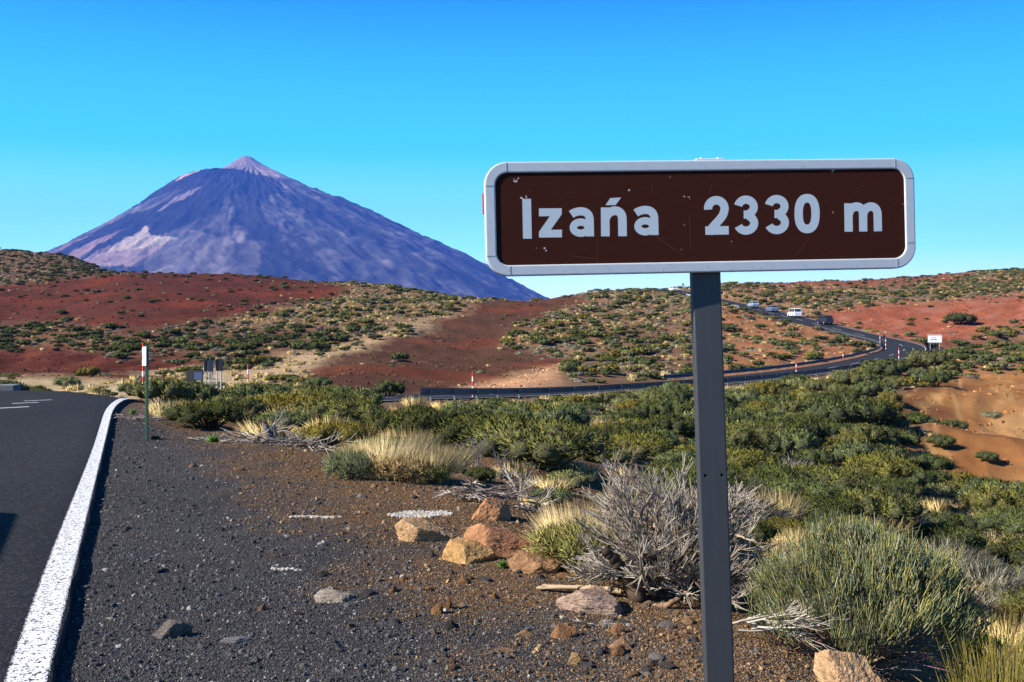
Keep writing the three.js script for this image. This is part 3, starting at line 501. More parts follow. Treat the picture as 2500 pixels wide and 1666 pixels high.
{ // all the others
  const free = (x, z, r) => { for (const q of PLANTS) if (q.label && (q.p.x - x) ** 2 + (q.p.z - z) ** 2 < (.6 * (q.r + r)) ** 2) return false; return true; };
  const edgeD = (px) => { const T = [[-400, 60], [330, 19], [420, 14.5], [600, 13.6], [900, 11.6], [1200, 10.2], [1400, 8.6], [1800, 7.6], [2100, 7.2], [2400, 6.4], [3000, 6]]; let i = 0; while (i < T.length - 2 && px > T[i + 1][0]) i++; return mix(T[i][1], T[i + 1][1], clamp((px - T[i][0]) / (T[i + 1][0] - T[i][0]), 0, 1)); };
  const grid = new Map(), gk = (x, d) => Math.floor(x / 3) + ',' + Math.floor(d / 3);
  const note = (p) => { const k = gk(p.p.x, p.d); (grid.get(k) ?? grid.set(k, []).get(k)).push(p); };
  const apart = (x, d, r, f) => { for (let a = -1; a < 2; a++) for (let b = -1; b < 2; b++) for (const q of grid.get((Math.floor(x / 3) + a) + ',' + (Math.floor(d / 3) + b)) ?? []) if ((q.p.x - x) ** 2 + (q.d - d) ** 2 < (f * (q.r + r)) ** 2) return false; return true; };
  PLANTS.forEach(note);
  const RB = [[900, 990], [1155, 976], [1400, 958], [1570, 946], [1770, 936], [2000, 914], [2110, 896]];
  const railFoot = (px) => { let i = 0; while (i < RB.length - 2 && px > RB[i + 1][0]) i++; return mix(RB[i][1], RB[i + 1][1], (px - RB[i][0]) / (RB[i + 1][0] - RB[i][0])); };
  const cell = { g: 1.4, s: 1.0, k: 1.3 };
  for (const [key, kind, salt] of [['g', 'broom', 0], ['s', 'tussock', 50], ['k', 'scrub', 90]]) {
    let d = 7; while (d < 500) {
      const st = cell[key] * (d < 60 ? 1 : 1 + (d - 60) / 420);
      for (let x = -.66 * d - 2; x < .66 * d + 2; x += st) {
        const xx = x + rr(-.6, .6) * st, dd = d + rr(-.6, .6) * st, px = CX + xx / dd * F; if (px < -420 || px > 2920 || dd < edgeD(px)) continue;
        const y = groundY(xx, -dd), zn = zoneAt(xx, y, -dd, rr(-1, 1) * rr(0, 60), rr(-1, 1) * rr(0, 20)), clump = .85 + 1.9 * fbm(xx / (zn.id === 'red hill' ? 9 : 5), dd / (zn.id === 'red hill' ? 9 : 5), salt + 3, 3) + 1.1 * fbm(xx / 26, dd / 26, salt + 7, 2);
        const patch = zn.id === 'valley' || zn.id === 'knoll' || zn.id === 'hill shoulder' ? fbm(xx / 6 + dd / 20, dd / (dd > 40 ? 9 : 5), 123, 3) : 0, ps = sstep(.08, .22, patch), pk = sstep(-.1, -.24, patch), pf = key === 'g' ? 1 - .88 * ps - .6 * pk : key === 's' ? .45 + 2.4 * ps : .5 + 2.4 * pk;
        const want = pf * zn[key] * clamp(clump * clump, 0, 3) * st * st * (zn.id === 'valley' && dd > 75 && px < 1500 ? .6 : zn.id === 'valley' && kind === 'broom' && px > 1600 && dd > 34 ? 1.6 : 1);
        if (rnd() > want) continue;
        if (dd > 42 && dd < 360 && roadY(xx, -dd)[0] < (dd < 150 ? 5.4 : 4.6)) continue;
        const tall = zn.id === 'valley' && px > 1600 && dd > 34 && dd < 150 ? 1.3 : 1, big = zn.id === 'valley' ? rr(.55, 1.2) * tall : .3 + 1.1 * Math.pow(rnd(), 1.6), r = kind === 'broom' ? big * (dd < 14 ? .55 : 1) : kind === 'tussock' ? rr(.3, .72) * (dd < 60 ? .85 : 1) : dd < 60 ? rr(.4, .95) : rr(.3, .9);
        if (dd < 70 && !free(xx, -dd, r)) continue;
        if (zn.id === 'valley' && !apart(xx, dd, r, kind === 'broom' ? .66 : .38)) continue;
        if (px > 430 && px < 565 && dd > 14 && dd < 62 && HY + (EYE - (y + r * .85)) * F / dd < 930) continue;
        if (px > 920 && px < 2105 && (px < 1590 || px > 1760) && dd > 36 && dd < (px < 1600 ? 98 : 128) && HY + (EYE - (y + r * .75)) * F / dd < railFoot(px) + 1) continue;
        if (Math.hypot(xx - roadEdge(dd), 0) < 1.5 && dd < 42) continue; if (xx < roadEdge(dd) && dd < 42) continue;
        if (dd > 90 && dd < 210 && px > 2200 && px < 2330 && y < -4 && Math.abs(HY + (EYE - y) * F / dd - 855) < 8) continue;
        const tint = kind === 'broom' ? (zn.id === 'dark hill' || zn.id === 'hill foot' || zn.id === 'red hill' ? [5, 1, 1, 5, 3][Math.floor(rnd() * 5)] : [0, 1, 0, 2, 3, 3, 1, 4, 5, 6][Math.floor(rnd() * 10)]) : Math.floor(rnd() * 4);
        plant(kind, V(xx, y - .04 * r, -dd), r, kind === 'broom' ? rr(.55, .82) * (tall > 1 ? 1.2 : 1) : kind === 'tussock' ? rr(.7, 1.05) : rr(.6, .95), tint); if (dd > 42) PLANTS[PLANTS.length - 1].zone = zn; note(PLANTS[PLANTS.length - 1]);
      }
      d += st;
    }
  }
}
const WORDS = { broom: ['mid green', 'dark green', 'light olive', 'grey green', 'yellow green', 'very dark green', 'pale green'], tussock: ['pale straw', 'dull straw', 'bright straw', 'brown straw'], scrub: ['grey', 'dark grey', 'pale grey', 'greenish grey'] };
const whereIs = (p) => { const px = CX + p.p.x / p.d * F; return p.zone.id !== 'valley' ? p.zone.where : (p.d < 14 ? 'close behind the gravel' : p.d < 30 ? 'near in the valley' : p.d < 60 ? 'deep in the valley' : 'by the far road') + (px < 620 ? ', by the marker post' : px < 1000 ? ', left of the middle' : px < 1400 ? ', in the middle' : px < 1690 ? ', left of the post' : px < 2000 ? ', right of the post' : ', at far right'); };
const SAY = { broom: ['broom_bush', 'broom bush', 'bush'], tussock: ['grass_tussock', 'grass tussock', 'grass tussock'], scrub: ['dry_shrub', 'dry shrub', 'shrub'] };
{
  const rest = {}, M = new THREE.Matrix4(), Q = new THREE.Quaternion(), dummy = V(0, 0, 0); let kept = 0;
  for (const kind of ['broom', 'tussock', 'scrub']) {
    const L = PLANTS.filter((p) => p.kind === kind).sort((a, b) => (b.label ? 9 : 0) + b.r / b.d - (a.label ? 9 : 0) - a.r / a.d);
    const inView = (p) => { const px = CX + p.p.x / p.d * F; return px > -60 && px < 2560; };
    let n = 0;
    for (const p of L) {
      const single = p.label || (inView(p) && n < 300); const app = p.r / p.d * F, lod = app > 92 ? 0 : app > 30 ? 1 : 2;
      if (single) {
        n++; const m = new THREE.Mesh(LOD[kind][p.v][lod], TINT[kind][p.tint]); m.position.copy(p.p); m.rotation.y = p.rot; m.scale.set(p.r, p.r * p.hs * (kind === 'broom' ? 1.15 : 1), p.r);
        add(m, SAY[kind][0], p.label ?? WORDS[kind][p.tint] + ' ' + SAY[kind][1] + ' ' + whereIs(p), SAY[kind][2], p.label ? null : WORDS[kind][p.tint] + ' ' + SAY[kind][1] + ' ' + whereIs(p));
      } else { const k = kind + '|' + p.v + '|' + (lod === 0 ? 1 : lod); (rest[k] ??= []).push(p); }
    }
  }
  const stuffOf = {};
  for (const k in rest) {
    const [kind, v, lod] = k.split('|'), im = new THREE.InstancedMesh(LOD[kind][+v][+lod], foliage, rest[k].length);
    rest[k].forEach((p, i) => { M.compose(p.p, Q.setFromAxisAngle(up, p.rot), dummy.set(p.r, p.r * p.hs * (kind === 'broom' ? 1.15 : 1), p.r)); im.setMatrixAt(i, M); im.setColorAt(i, TINT[kind][p.tint].color); });
    im.castShadow = im.receiveShadow = true;
    (stuffOf[kind] ??= new THREE.Group()).add(im); im.name = { broom: 'broom', tussock: 'grass', scrub: 'scrub' }[kind]; im.userData.kind = 'stuff';
  }
  for (const kind in stuffOf) add(stuffOf[kind], { broom: 'distant_broom', tussock: 'distant_grass', scrub: 'distant_scrub' }[kind], { broom: 'countless small dark bushes dotting the far hills', tussock: 'countless small pale grass tufts dotting the far hills', scrub: 'countless small grey shrubs dotting the far hills' }[kind], { broom: 'bushes', tussock: 'grass', scrub: 'scrub' }[kind], null, 'stuff');
  console.log('plants', PLANTS.length, 'instanced', Object.values(rest).reduce((a, b) => a + b.length, 0));
}
// branching, for the near dead wood and the near broom
function branch(mb, o, dir, len, r, depth, opt) {
  const n = 3, pts = [o.clone()], d = dir.clone(), p = o.clone();
  for (let k = 0; k < n; k++) { d.x += rr(-1, 1) * opt.wob; d.y += rr(-1, 1) * opt.wob + opt.lift; d.z += rr(-1, 1) * opt.wob; d.normalize(); p.addScaledVector(d, len / n); pts.push(p.clone()); }
  const c = depth >= opt.thick ? opt.bark : opt.twig, g = rr(.65, 1.25);
  mb.tube(pts, r, r * .62, depth > 1 ? 5 : 3, c.map((q) => q * g));
  if (depth <= 0) return;
  const kids = Math.round(rr(opt.kids[0], opt.kids[1]));
  for (let k = 0; k < kids; k++) {
    const t = rr(.3, 1), at = pts[Math.min(n - 1, Math.floor(t * n))].clone().lerp(pts[Math.min(n, Math.floor(t * n) + 1)], (t * n) % 1), nd = d.clone();
    nd.x += rr(-1, 1) * opt.spread; nd.y += rr(-1, 1) * opt.spread * .8; nd.z += rr(-1, 1) * opt.spread; nd.normalize();
    branch(mb, at, nd, len * rr(.55, .85), r * opt.thin, depth - 1, opt);
  }
  branch(mb, pts[n], d, len * rr(.6, .85), r * .62, depth - 1, opt);
}
const wood = new THREE.MeshPhysicalMaterial({ specularIntensity: .15, vertexColors: true, roughness: .9 });
{ // the large broom at right: trunk, and thousands of thin upright stems
  const t = new THREE.Group(), base = onGround(2105, 5.15, -.03); t.position.copy(base);
  const mb = new MB(), st = new MB(), tips = []; seed = 777;
  const d = V(0, 0, 0), b = V(0, 0, 0), m1 = V(0, 0, 0), e1 = V(0, 0, 0), nC = 120;
  for (let k = 0; k < nC; k++) {
    const a = k * 2.39996 + rr(-.2, .2), q = Math.sqrt((k + .5) / nC), bump = 1 + .22 * noise(Math.cos(a) * q * 2.2, Math.sin(a) * q * 2.2, 6), hx = Math.cos(a) * q * .54, hz = Math.sin(a) * q * .44, hy = (.15 + .56 * Math.sqrt(1 - q * q * .9)) * rr(.82, 1.02) * bump;
    const e = V(hx, hy, hz), m = V(hx * .45 + rr(-.04, .04), hy * .42, hz * .45 + rr(-.04, .04));
    mb.tube([V(hx * .05, 0, hz * .05), V(hx * .2 + rr(-.03, .03), hy * .2, hz * .2), m, e], .012 * rr(.6, 1.1), .0035, 5, [.26, .19, .13]);
    const tone = rr(.75, 1.25), nS = Math.round(rr(75, 105)), cd = V(hx * .75, .42 + .2 * (1 - q), hz * .75).normalize();
    for (let j = 0; j < nS; j++) {
      b.copy(e).addScaledVector(cd, rr(-.1, .03)); b.x += rr(-.055, .055); b.y += rr(-.06, .02); b.z += rr(-.055, .055);
      d.copy(cd); d.x += rr(-.5, .5); d.y += rr(0, .5); d.z += rr(-.5, .5); d.normalize(); const L = rr(.04, .095);
      m1.copy(b).addScaledVector(d, L * .5); d.y += .35; d.x += rr(-.2, .2); d.z += rr(-.2, .2); d.normalize(); e1.copy(m1).addScaledVector(d, L * .5);
      const g = rr(.6, 1.4) * tone, yl = rnd(), c = yl < .2 ? [.38, .34, .10] : yl < .3 ? [.40, .37, .27] : [.185, .205, .10];
      st.tube([b, m1, e1], rr(.0023, .0033), .0015, 3, c.map((x) => x * g));
    }
  }
  for (let k = 0; k < 260; k++) { const a = rr(0, 6.28), q = rr(.15, .5), y0 = rr(.02, .22); b.set(Math.cos(a) * q * .5, y0, Math.sin(a) * q * .45); e1.set(Math.cos(a) * q * 1.1 + rr(-.1, .1), y0 + rr(-.02, .16), Math.sin(a) * q + rr(-.1, .1)); m1.copy(b).lerp(e1, .5); m1.y += rr(-.02, .03); mb.tube([b, m1, e1], .0032, .0013, 3, [.30, .25, .19].map((x) => x * rr(.5, 1.2))); }
  console.log('big broom', st.i.length / 3); part(t, 'stems', st.geo(), foliage); part(t, 'trunk', mb.geo(), wood);
  add(t, 'broom_bush', 'large grey green broom bush with a woody trunk right of the sign post', 'bush');
  // yellow stems at the right edge
  const y = new THREE.Group(); y.position.copy(onGround(2455, 4.7, -.02)); const ym = new MB();
  for (let k = 0; k < 420; k++) { const a = rr(0, 6.28), q = rr(.05, .32), L = rr(.22, .52), p0 = V(Math.cos(a) * q * .25, rr(0, .1), Math.sin(a) * q * .25), p2 = V(Math.cos(a) * q, L, Math.sin(a) * q), p1 = p0.clone().lerp(p2, .5); p1.x += Math.cos(a) * q * .18; p1.z += Math.sin(a) * q * .18; p1.y -= .03; const g = rr(.6, 1.3); ym.tube([p0, p1, p2], .0032, .0012, 3, [.27 * g, .23 * g, .055 * g]);
    if (rnd() < .6) { const p3 = p2.clone(); p3.x += rr(-.07, .07); p3.y += rr(-.02, .08); p3.z += rr(-.07, .07); ym.tube([p1, p1.clone().lerp(p3, .6), p3], .002, .001, 3, [.30 * g, .25 * g, .06 * g]); } }
  part(y, 'stems', ym.geo(), foliage);
  add(y, 'broom_bush', 'young broom with long yellow green stems in the lower right corner', 'bush');
}
function gnarl(mb, ctrl, r0, r1, c, n = 16) {                      // a crooked limb
  const cv = new THREE.CatmullRomCurve3(ctrl), N = ctrl.length * 6, base = mb.p.length / 3, pts = cv.getPoints(N); pts.forEach((p, k) => { const w = mix(r0, r1, k / N) * .35; p.x += w * noise(k * .6, r0 * 90, 1) * 2; p.z += w * noise(k * .6, r0 * 90, 5) * 2; });
  mb.tube(pts, r0, r1, 9, c); for (let k = base; k < mb.p.length / 3; k++) { const a = noise(mb.p[k * 3] * 40, mb.p[k * 3 + 1] * 22, mb.p[k * 3 + 2] * 40), w = a * r0 * .38; for (let i = 0; i < 3; i++) { mb.p[k * 3 + i] += mb.n[k * 3 + i] * w; mb.c[k * 3 + i] *= 1 + .7 * a; } }
}
{ // the dead white shrub behind the post
  seed = 4242; const t = new THREE.Group(), o = onGround(1590, 5.75, -.04); t.position.copy(o); const trunk = new MB(), twigs = new MB();
  const opt = { wob: .15, lift: .015, bark: [.27, .20, .14], twig: [.56, .50, .41], thick: 3, kids: [1.7, 2.8], spread: .55, thin: .72 };
  gnarl(trunk, [V(-.04, 0, 0), V(-.07, .1, .02), V(-.03, .2, .0), V(.02, .28, -.02), V(.08, .34, -.05)], .05, .02, [.075, .052, .037]);
  gnarl(trunk, [V(-.08, .14, .03), V(-.15, .23, .06), V(-.21, .29, .08), V(-.25, .33, .08)], .034, .026, [.05, .038, .03]);
  gnarl(trunk, [V(.0, .02, .08), V(.1, .06, .14), V(.19, .17, .14), V(.215, .3, .1), V(.15, .4, .02)], .017, .010, [.22, .14, .09]);
  gnarl(trunk, [V(.0, .03, .06), V(-.1, .015, .16), V(-.16, .03, .2)], .026, .012, [.13, .09, .06]);
  const B2 = V(0, 0, 0), tips = V(0, 0, 0);
  for (let k = 0; k < 270; k++) {                                 // long thin limbs to the shell of a low dome, each with parallel side twigs
    const az = rr(0, 6.283), el = rr(-.12, 1.35), open = Math.cos(az) < -.25 && el > .35; if (open && rnd() < .35) continue; if (el > .95 && rnd() < .5) continue;
    const R = (open ? rr(.54, .70) : rr(.38, .66)), st = V(rr(-.06, .22), rr(.08, .34), rr(-.08, .12)), inner = rnd() < .55, e = V(.15 + Math.cos(az) * Math.cos(el) * R * 1.02, .18 + Math.sin(el) * R * 1.0, Math.sin(az) * Math.cos(el) * R * .75);
    if (e.y < .02) e.y = rr(.0, .06);
    if (inner) { st.lerp(e, rr(.25, .55)); st.x += rr(-.12, .12); st.y = Math.max(.03, st.y + rr(-.12, .08)); st.z += rr(-.1, .1); }
    const m1 = st.clone().lerp(e, .33), m2 = st.clone().lerp(e, .68); m1.y -= rr(.0, .05); m2.y -= rr(-.01, .05); for (const q of [m1, m2]) { q.x += rr(-.05, .05); q.z += rr(-.05, .05); q.y += rr(-.03, .03); }
    const P = new THREE.CatmullRomCurve3([st, m1, m2, e]).getPoints(9), g = rr(.6, 1.25), c0 = rnd() < .5 ? [.16, .11, .075] : [.28, .225, .17]; twigs.tube(P, rr(.0055, .0095), .0024, 4, c0.map((q) => q * g));
    for (let j = 0; j < 20; j++) {
      const t0 = rr(.3, 1) * 8, a = Math.floor(t0); B2.copy(P[a]).lerp(P[a + 1], t0 - a); const d = P[a + 1].clone().sub(P[a]).normalize(); d.x += rr(-.65, .65); d.y += rr(-.35, .65); d.z += rr(-.65, .65); d.normalize();
      const L = rr(.05, .13), q1 = B2.clone().addScaledVector(d, L * .5); d.y += .15; d.x += rr(-.2, .2); d.normalize(); tips.copy(q1).addScaledVector(d, L * .5); const gg = rr(.45, 1.25); twigs.tube([B2.clone(), q1, tips.clone()], .0030, .0017, 3, [.44, .38, .295].map((q) => q * gg));
      if (rnd() < .55) { const f = d.clone(); f.x += rr(-.6, .6); f.y += rr(-.2, .5); f.z += rr(-.6, .6); f.normalize(); twigs.tube([q1, q1.clone().addScaledVector(f, L * .35), q1.clone().addScaledVector(f, L * .7)], .0024, .0014, 3, [.54, .47, .38].map((q) => q * gg)); }
    }
  }
  part(t, 'trunk', trunk.geo(), wood).position.set(-.03, .0, .13); part(t, 'twigs', twigs.geo(), wood);
  add(t, 'dead_shrub', 'bleached dead shrub with forking white twigs behind the sign post', 'dead shrub');
  console.log('dead shrub tris', twigs.i.length / 3);
}
{ // tangle of white twigs low behind the post
  seed = 515; const t = new MB(), o = onGround(1850, 5.0); const opt = { wob: .12, lift: 0, bark: [.36, .30, .24], twig: [.5, .45, .37], thick: 4, kids: [1, 2.3], spread: .5, thin: .66 };
  for (let k = 0; k < 10; k++) branch(t, V(rr(-.12, .05), rr(.02, .12), rr(-.1, .1)), V(.9, rr(-.1, .25), rr(-.1, .4)).normalize(), .18, .006, 3, opt);
  const m = new THREE.Mesh(t.geo(), wood); m.position.copy(o); add(m, 'dead_branch', 'bleached twigs lying right of the sign post under the large broom', 'dead branches');
}
function litter(name, label, px, d, n, span, hgt, r, sd, dark = .2, updir = .15) {   // dead branches lying in a heap
  seed = sd; const mb = new MB(), o = onGround(px, d), opt = { wob: .2, lift: 0, bark: [.24, .19, .15], twig: [.52, .47, .40], thick: 2, kids: [.6, 2.2], spread: .6, thin: .68 };
  for (let k = 0; k < n; k++) { const a = rr(-.35, .35) + (rnd() < .5 ? 0 : Math.PI), x = rr(-1, 1) * span, z = rr(-.22, .22) * span; const op = rnd() < dark ? { ...opt, twig: [.16, .13, .11] } : opt; const gy = groundY(o.x + x, o.z + z) - o.y; branch(mb, V(x, gy + rr(.01, hgt), z), V(Math.cos(a), rr(-.04, updir), Math.sin(a)).normalize(), rr(.6, 1) * span * .32, r * rr(.6, 1.2), 2, op); }
  const m = new THREE.Mesh(mb.geo(), wood); m.position.copy(o); return add(m, name, label, 'dead branches');
}
litter('dead_branch', 'heap of bleached branches on the ground behind the gravel, below the dead stump', 700, 12.4, 44, .62, .1, .011, 61);
litter('dead_branch', 'thin pale sticks strewn left of the dead stump', 580, 12.6, 26, .5, .04, .007, 62, .1, .02);
litter('dead_branch', 'dark and white dead branches behind the triangular rock', 1215, 8.35, 40, .36, .14, .011, 63, .45, .4);
litter('dead_branch', 'a few white sticks on the ground below the flat reddish rock', 1450, 5.15, 7, .1, .02, .004, 64, 0, .05);
litter('dead_branch', 'pale dry sticks beside the foot of the green marker post', 345, 14.5, 18, .35, .06, .008, 65);
{
  seed = 91; const up3 = (name, label, px, d, H, sd, n, c) => { seed = sd; const t = new MB(), o = onGround(px, d, -.02); const opt = { wob: .22, lift: .0, bark: c, twig: c.map((q) => q * 1.3), thick: 2, kids: [1.2, 2.6], spread: .6, thin: .66 }; for (let k = 0; k < n; k++) branch(t, V(rr(-.1, .1) * H, 0, rr(-.1, .1) * H), V(rr(-.6, .6), 1, rr(-.4, .4)).normalize(), H * .42, H * .02, 3, opt); const m = new THREE.Mesh(t.geo(), wood); m.position.copy(o); return add(m, name, label, 'dead shrub'); };
  up3('dead_shrub', 'bare grey twigs standing upright in the valley, left one', 1165, 12.4, .46, 71, 4, [.16, .15, .14]);
  up3('dead_shrub', 'bare grey twigs bending right in the valley, right one', 1245, 12.2, .38, 72, 4, [.15, .14, .13]);
  up3('dead_shrub', 'small bare white shrub above the dark dead branches', 1275, 9.1, .36, 73, 3, [.36, .33, .29]);
  // the dead stump
  seed = 74; const g = new THREE.Group(), o = onGround(662, 12.7, -.02); g.position.copy(o); const b = new MB(), tw = new MB();
  b.tube([V(0, 0, 0), V(-.02, .12, 0), V(-.05, .22, .01), V(-.08, .31, .02)], .07, .03, 7, [.16, .13, .11]); b.tube([V(.02, .05, 0), V(.05, .16, 0), V(.02, .27, 0)], .045, .018, 6, [.2, .16, .13]);
  for (let k = 0; k < 6; k++) branch(tw, V(rr(-.05, .05), rr(.1, .25), 0), V(rr(-.3, 1), rr(.1, .5), rr(-.3, .3)).normalize(), .17, .008, 2, { wob: .25, lift: 0, bark: [.3, .26, .22], twig: [.45, .4, .34], thick: 2, kids: [1, 2], spread: .6, thin: .66 });
  part(g, 'stump', b.geo(), wood); part(g, 'branches', tw.geo(), wood); add(g, 'dead_stump', 'grey dead stump with broken branches standing behind the heap of branches', 'stump');
}
// near grass clumps with green in them
function clump(label, px, d, list, sd) {
  seed = sd; const g = new THREE.Group(), o = onGround(px, d, -.03); g.position.copy(o);
  for (const [name, geo, mat, x, y, z, sx, sy] of list) { const m = part(g, name, geo, mat); m.position.set(x, y, z); m.scale.set(sx, sy, sx); m.rotation.y = sd + x * 9; }
  return add(g, 'grass_clump', label, 'grass clump');
}
const fineStraw = tussockGeo(401, 2600, .0055, [.62, .50, .27], .25), fineStraw2 = tussockGeo(402, 2200, .0055, [.55, .43, .22], -.15), leafy = broomGeo(403, 5200, .16, .010, 26, [.20, .20, .06], .2), leafyB = broomGeo(404, 6000, .2, .007, 24, [.13, .16, .08], .2), brownLeaf = broomGeo(405, 4800, .16, .009, 24, [.30, .22, .10], .2);
const plainLeaf = foliage;
clump('straw and green clump with a twiggy brown side on the far edge of the gravel', 960, 9.75, [['straw', fineStraw, plainLeaf, -.05, .03, -.1, .5, .5], ['straw', fineStraw2, plainLeaf, .3, .02, 0, .40, .40], ['straw', fineStraw2, plainLeaf, -.36, .02, -.2, .32, .40], ['leaves', leafyB, plainLeaf, -.38, 0, .12, .3, .34], ['leaves', brownLeaf, plainLeaf, .12, 0, .22, .30, .30], ['leaves', leafy, plainLeaf, .38, 0, .18, .2, .22]], 1);
clump('leaning straw clump with green leaves beside the large reddish rock', 1425, 6.35, [['straw', fineStraw, plainLeaf, .02, .0, -.12, .36, .48], ['straw', fineStraw, plainLeaf, .14, .02, -.05, .30, .42], ['straw', fineStraw2, plainLeaf, -.12, 0, -.05, .22, .30], ['leaves', leafy, plainLeaf, -.06, .02, .1, .31, .33], ['leaves', leafy, plainLeaf, .15, -.03, .2, .25, .25], ['leaves', brownLeaf, plainLeaf, -.22, 0, .05, .16, .24], ['leaves', brownLeaf, plainLeaf, .02, -.02, .32, .13, .16]], 2);
{ // small green plants
  const sprig = (label, px, d, s, sd) => { seed = sd; const mb = new MB(); for (let k = 0; k < 70; k++) { const a = rr(0, 6.28), e = rr(.2, 1.2), D = V(Math.cos(a) * Math.cos(e), Math.sin(e), Math.sin(a) * Math.cos(e)), b = D.clone().multiplyScalar(s * .2), q = rr(.7, 1.3); mb.blade(b, D.clone().multiplyScalar(s * rr(.5, 1)), s * .07, V(D.x * .5, 1, D.z * .5).normalize().clone().cross(D).normalize().negate(), V(D.x * .5, 1, D.z * .5).normalize(), [.09 * q, .19 * q, .04 * q]); } const m = new THREE.Mesh(mb.geo(), foliage); m.position.copy(onGround(px, d)); add(m, 'small_plant', label, 'small plant'); };
  sprig('tiny bright green plant in the shadow between the two front rocks', 1227, 6.22, .07, 1);
  sprig('small bright green plant among the pale sticks', 522, 12.0, .17, 2);
  sprig('low green plant at the foot of the road edge near the marker post', 325, 15.5, .13, 3);
}

// ------------------------------------------------------------------ stones
const rockGrain = grainTexture(512, (u, v) => { const ring = (f, o) => noise(Math.cos(u * 6.2832) * f + o, Math.sin(u * 6.2832) * f, v * f * 6.28 + o), q = .72 + .28 * ring(3, 0) + .25 * ring(9, 4) + .22 * ring(22, 7); return [q, q, q]; });
const rockMat = (c) => new THREE.MeshPhysicalMaterial({ specularIntensity: .12, color: rgb(...c.map((q, i) => q * [.95, .89, .86][i])), vertexColors: true, roughness: .92, map: rockGrain, bumpMap: rockGrain, bumpScale: .012 });
function rock(name, label, px, d, w, hgt, dep, c, sd, rot = 0, sink = .25, cut = .6, tilt = 0) {
  const m = new THREE.Mesh(rockGeo(sd, w / 2 / .78, hgt / .95, dep / 2 / .78, 10, cut, .13), rockMat(c)); m.position.copy(onGround(px, d)); m.position.y += hgt * (.22 - sink); m.rotation.set(0, rot, tilt); return add(m, name, label, 'rock');
}
rock('boulder', 'large reddish boulder in the row of rocks at the gravel edge', 1205, 6.7, .55, .165, .34, [.46, .245, .125], 3, .3, .12, .35);
rock('boulder', 'yellow brown rock in front of the large reddish boulder', 1145, 6.42, .30, .165, .24, [.52, .33, .14], 14, .2, .15, .7);
rock('boulder', 'tan wedge shaped rock left of the large reddish boulder', 1030, 7.0, .36, .165, .26, [.54, .36, .19], 25, .1, .18, .8, .12);
rock('boulder', 'triangular orange rock behind the others', 1200, 7.75, .30, .17, .24, [.52, .28, .14], 36, .6, .15, .85);
rock('boulder', 'low brown rock right of the yellow brown rock', 1297, 6.17, .33, .145, .22, [.38, .23, .12], 47, 0, .22, .35);
rock('boulder', 'flat reddish grey slab near the fallen log', 1458, 5.42, .34, .115, .2, [.42, .31, .24], 58, -.25, .2, .5, -.1);
rock('boulder', 'rounded tan boulder at the bottom edge under the large broom', 2080, 4.32, .27, .25, .25, [.60, .40, .22], 69, 0, .0, .25);
rock('stone', 'pale grey flat stone alone on the dark gravel', 818, 5.58, .19, .07, .12, [.46, .41, .32], 70, .1, .15, .7, .08);
rock('stone', 'dark and pale angular stone at lower left of the gravel', 415, 5.0, .22, .085, .14, [.20, .18, .165], 81, 0, .18, .8, .08);
rock('stone', 'flat grey stone nearly buried right of the dark angular stone', 580, 4.88, .13, .02, .06, [.30, .31, .33], 82, .2, .2, .5);
rock('stone', 'left one of two brown knobbly stones side by side', 1071, 5.32, .06, .06, .05, [.34, .19, .08], 83);
rock('stone', 'right one of two brown knobbly stones side by side', 1096, 5.4, .045, .062, .045, [.28, .15, .065], 84);
rock('stone', 'orange stone with a lifted right corner', 1378, 4.98, .12, .065, .08, [.42, .23, .11], 85, .2, .2, .8, .2);
rock('stone', 'yellowish angular stone near the bottom edge', 1408, 4.62, .09, .05, .06, [.62, .42, .19], 86, .1, .12, .9);
rock('stone', 'tan stone left of the orange stone', 1282, 5.0, .09, .04, .06, [.46, .31, .17], 87);
rock('stone', 'orange stone below the bleached twigs near the sign post', 1505, 5.05, .07, .05, .05, [.45, .25, .13], 88);
rock('stone', 'pinkish stone left of the sign post near the bottom', 1520, 4.82, .10, .055, .07, [.45, .28, .17], 89);
rock('stone', 'small brown stone right of the pale grey flat stone', 858, 5.08, .05, .035, .04, [.34, .22, .12], 90);
rock('stone', 'small tan stone at the centre of the gravel', 1053, 4.98, .055, .03, .04, [.42, .33, .24], 91);
rock('stone', 'brown stone left of the dark gravel middle', 638, 5.42, .05, .04, .04, [.30, .2, .12], 92);
rock('stone', 'flat tan stone in the lower middle of the gravel', 1225, 4.72, .12, .03, .06, [.36, .24, .14], 93);
rock('stone', 'round grey pebble in front of the wedge shaped rock', 1055, 6.52, .05, .04, .04, [.17, .16, .155], 94);
rock('stone', 'pale tan stone at the top of the brown gravel', 470, 10.2, .1, .05, .07, [.45, .3, .18], 95);
rock('stone', 'dark lump of rock at the foot of the marker post', 375, 12.4, .16, .1, .12, [.09, .08, .075], 96);
rock('rock_outcrop', 'dark upright rocks standing out on the hillside above the pale grass ridge', 782, 168, 1.6, 1.5, 1.2, [.05, .045, .045], 97, 0, .1, .8);
rock('rock_outcrop', 'smaller dark upright rock right of the dark outcrop on the hillside', 797, 170, .9, 1.2, .9, [.05, .045, .045], 98, 0, .1, .8);
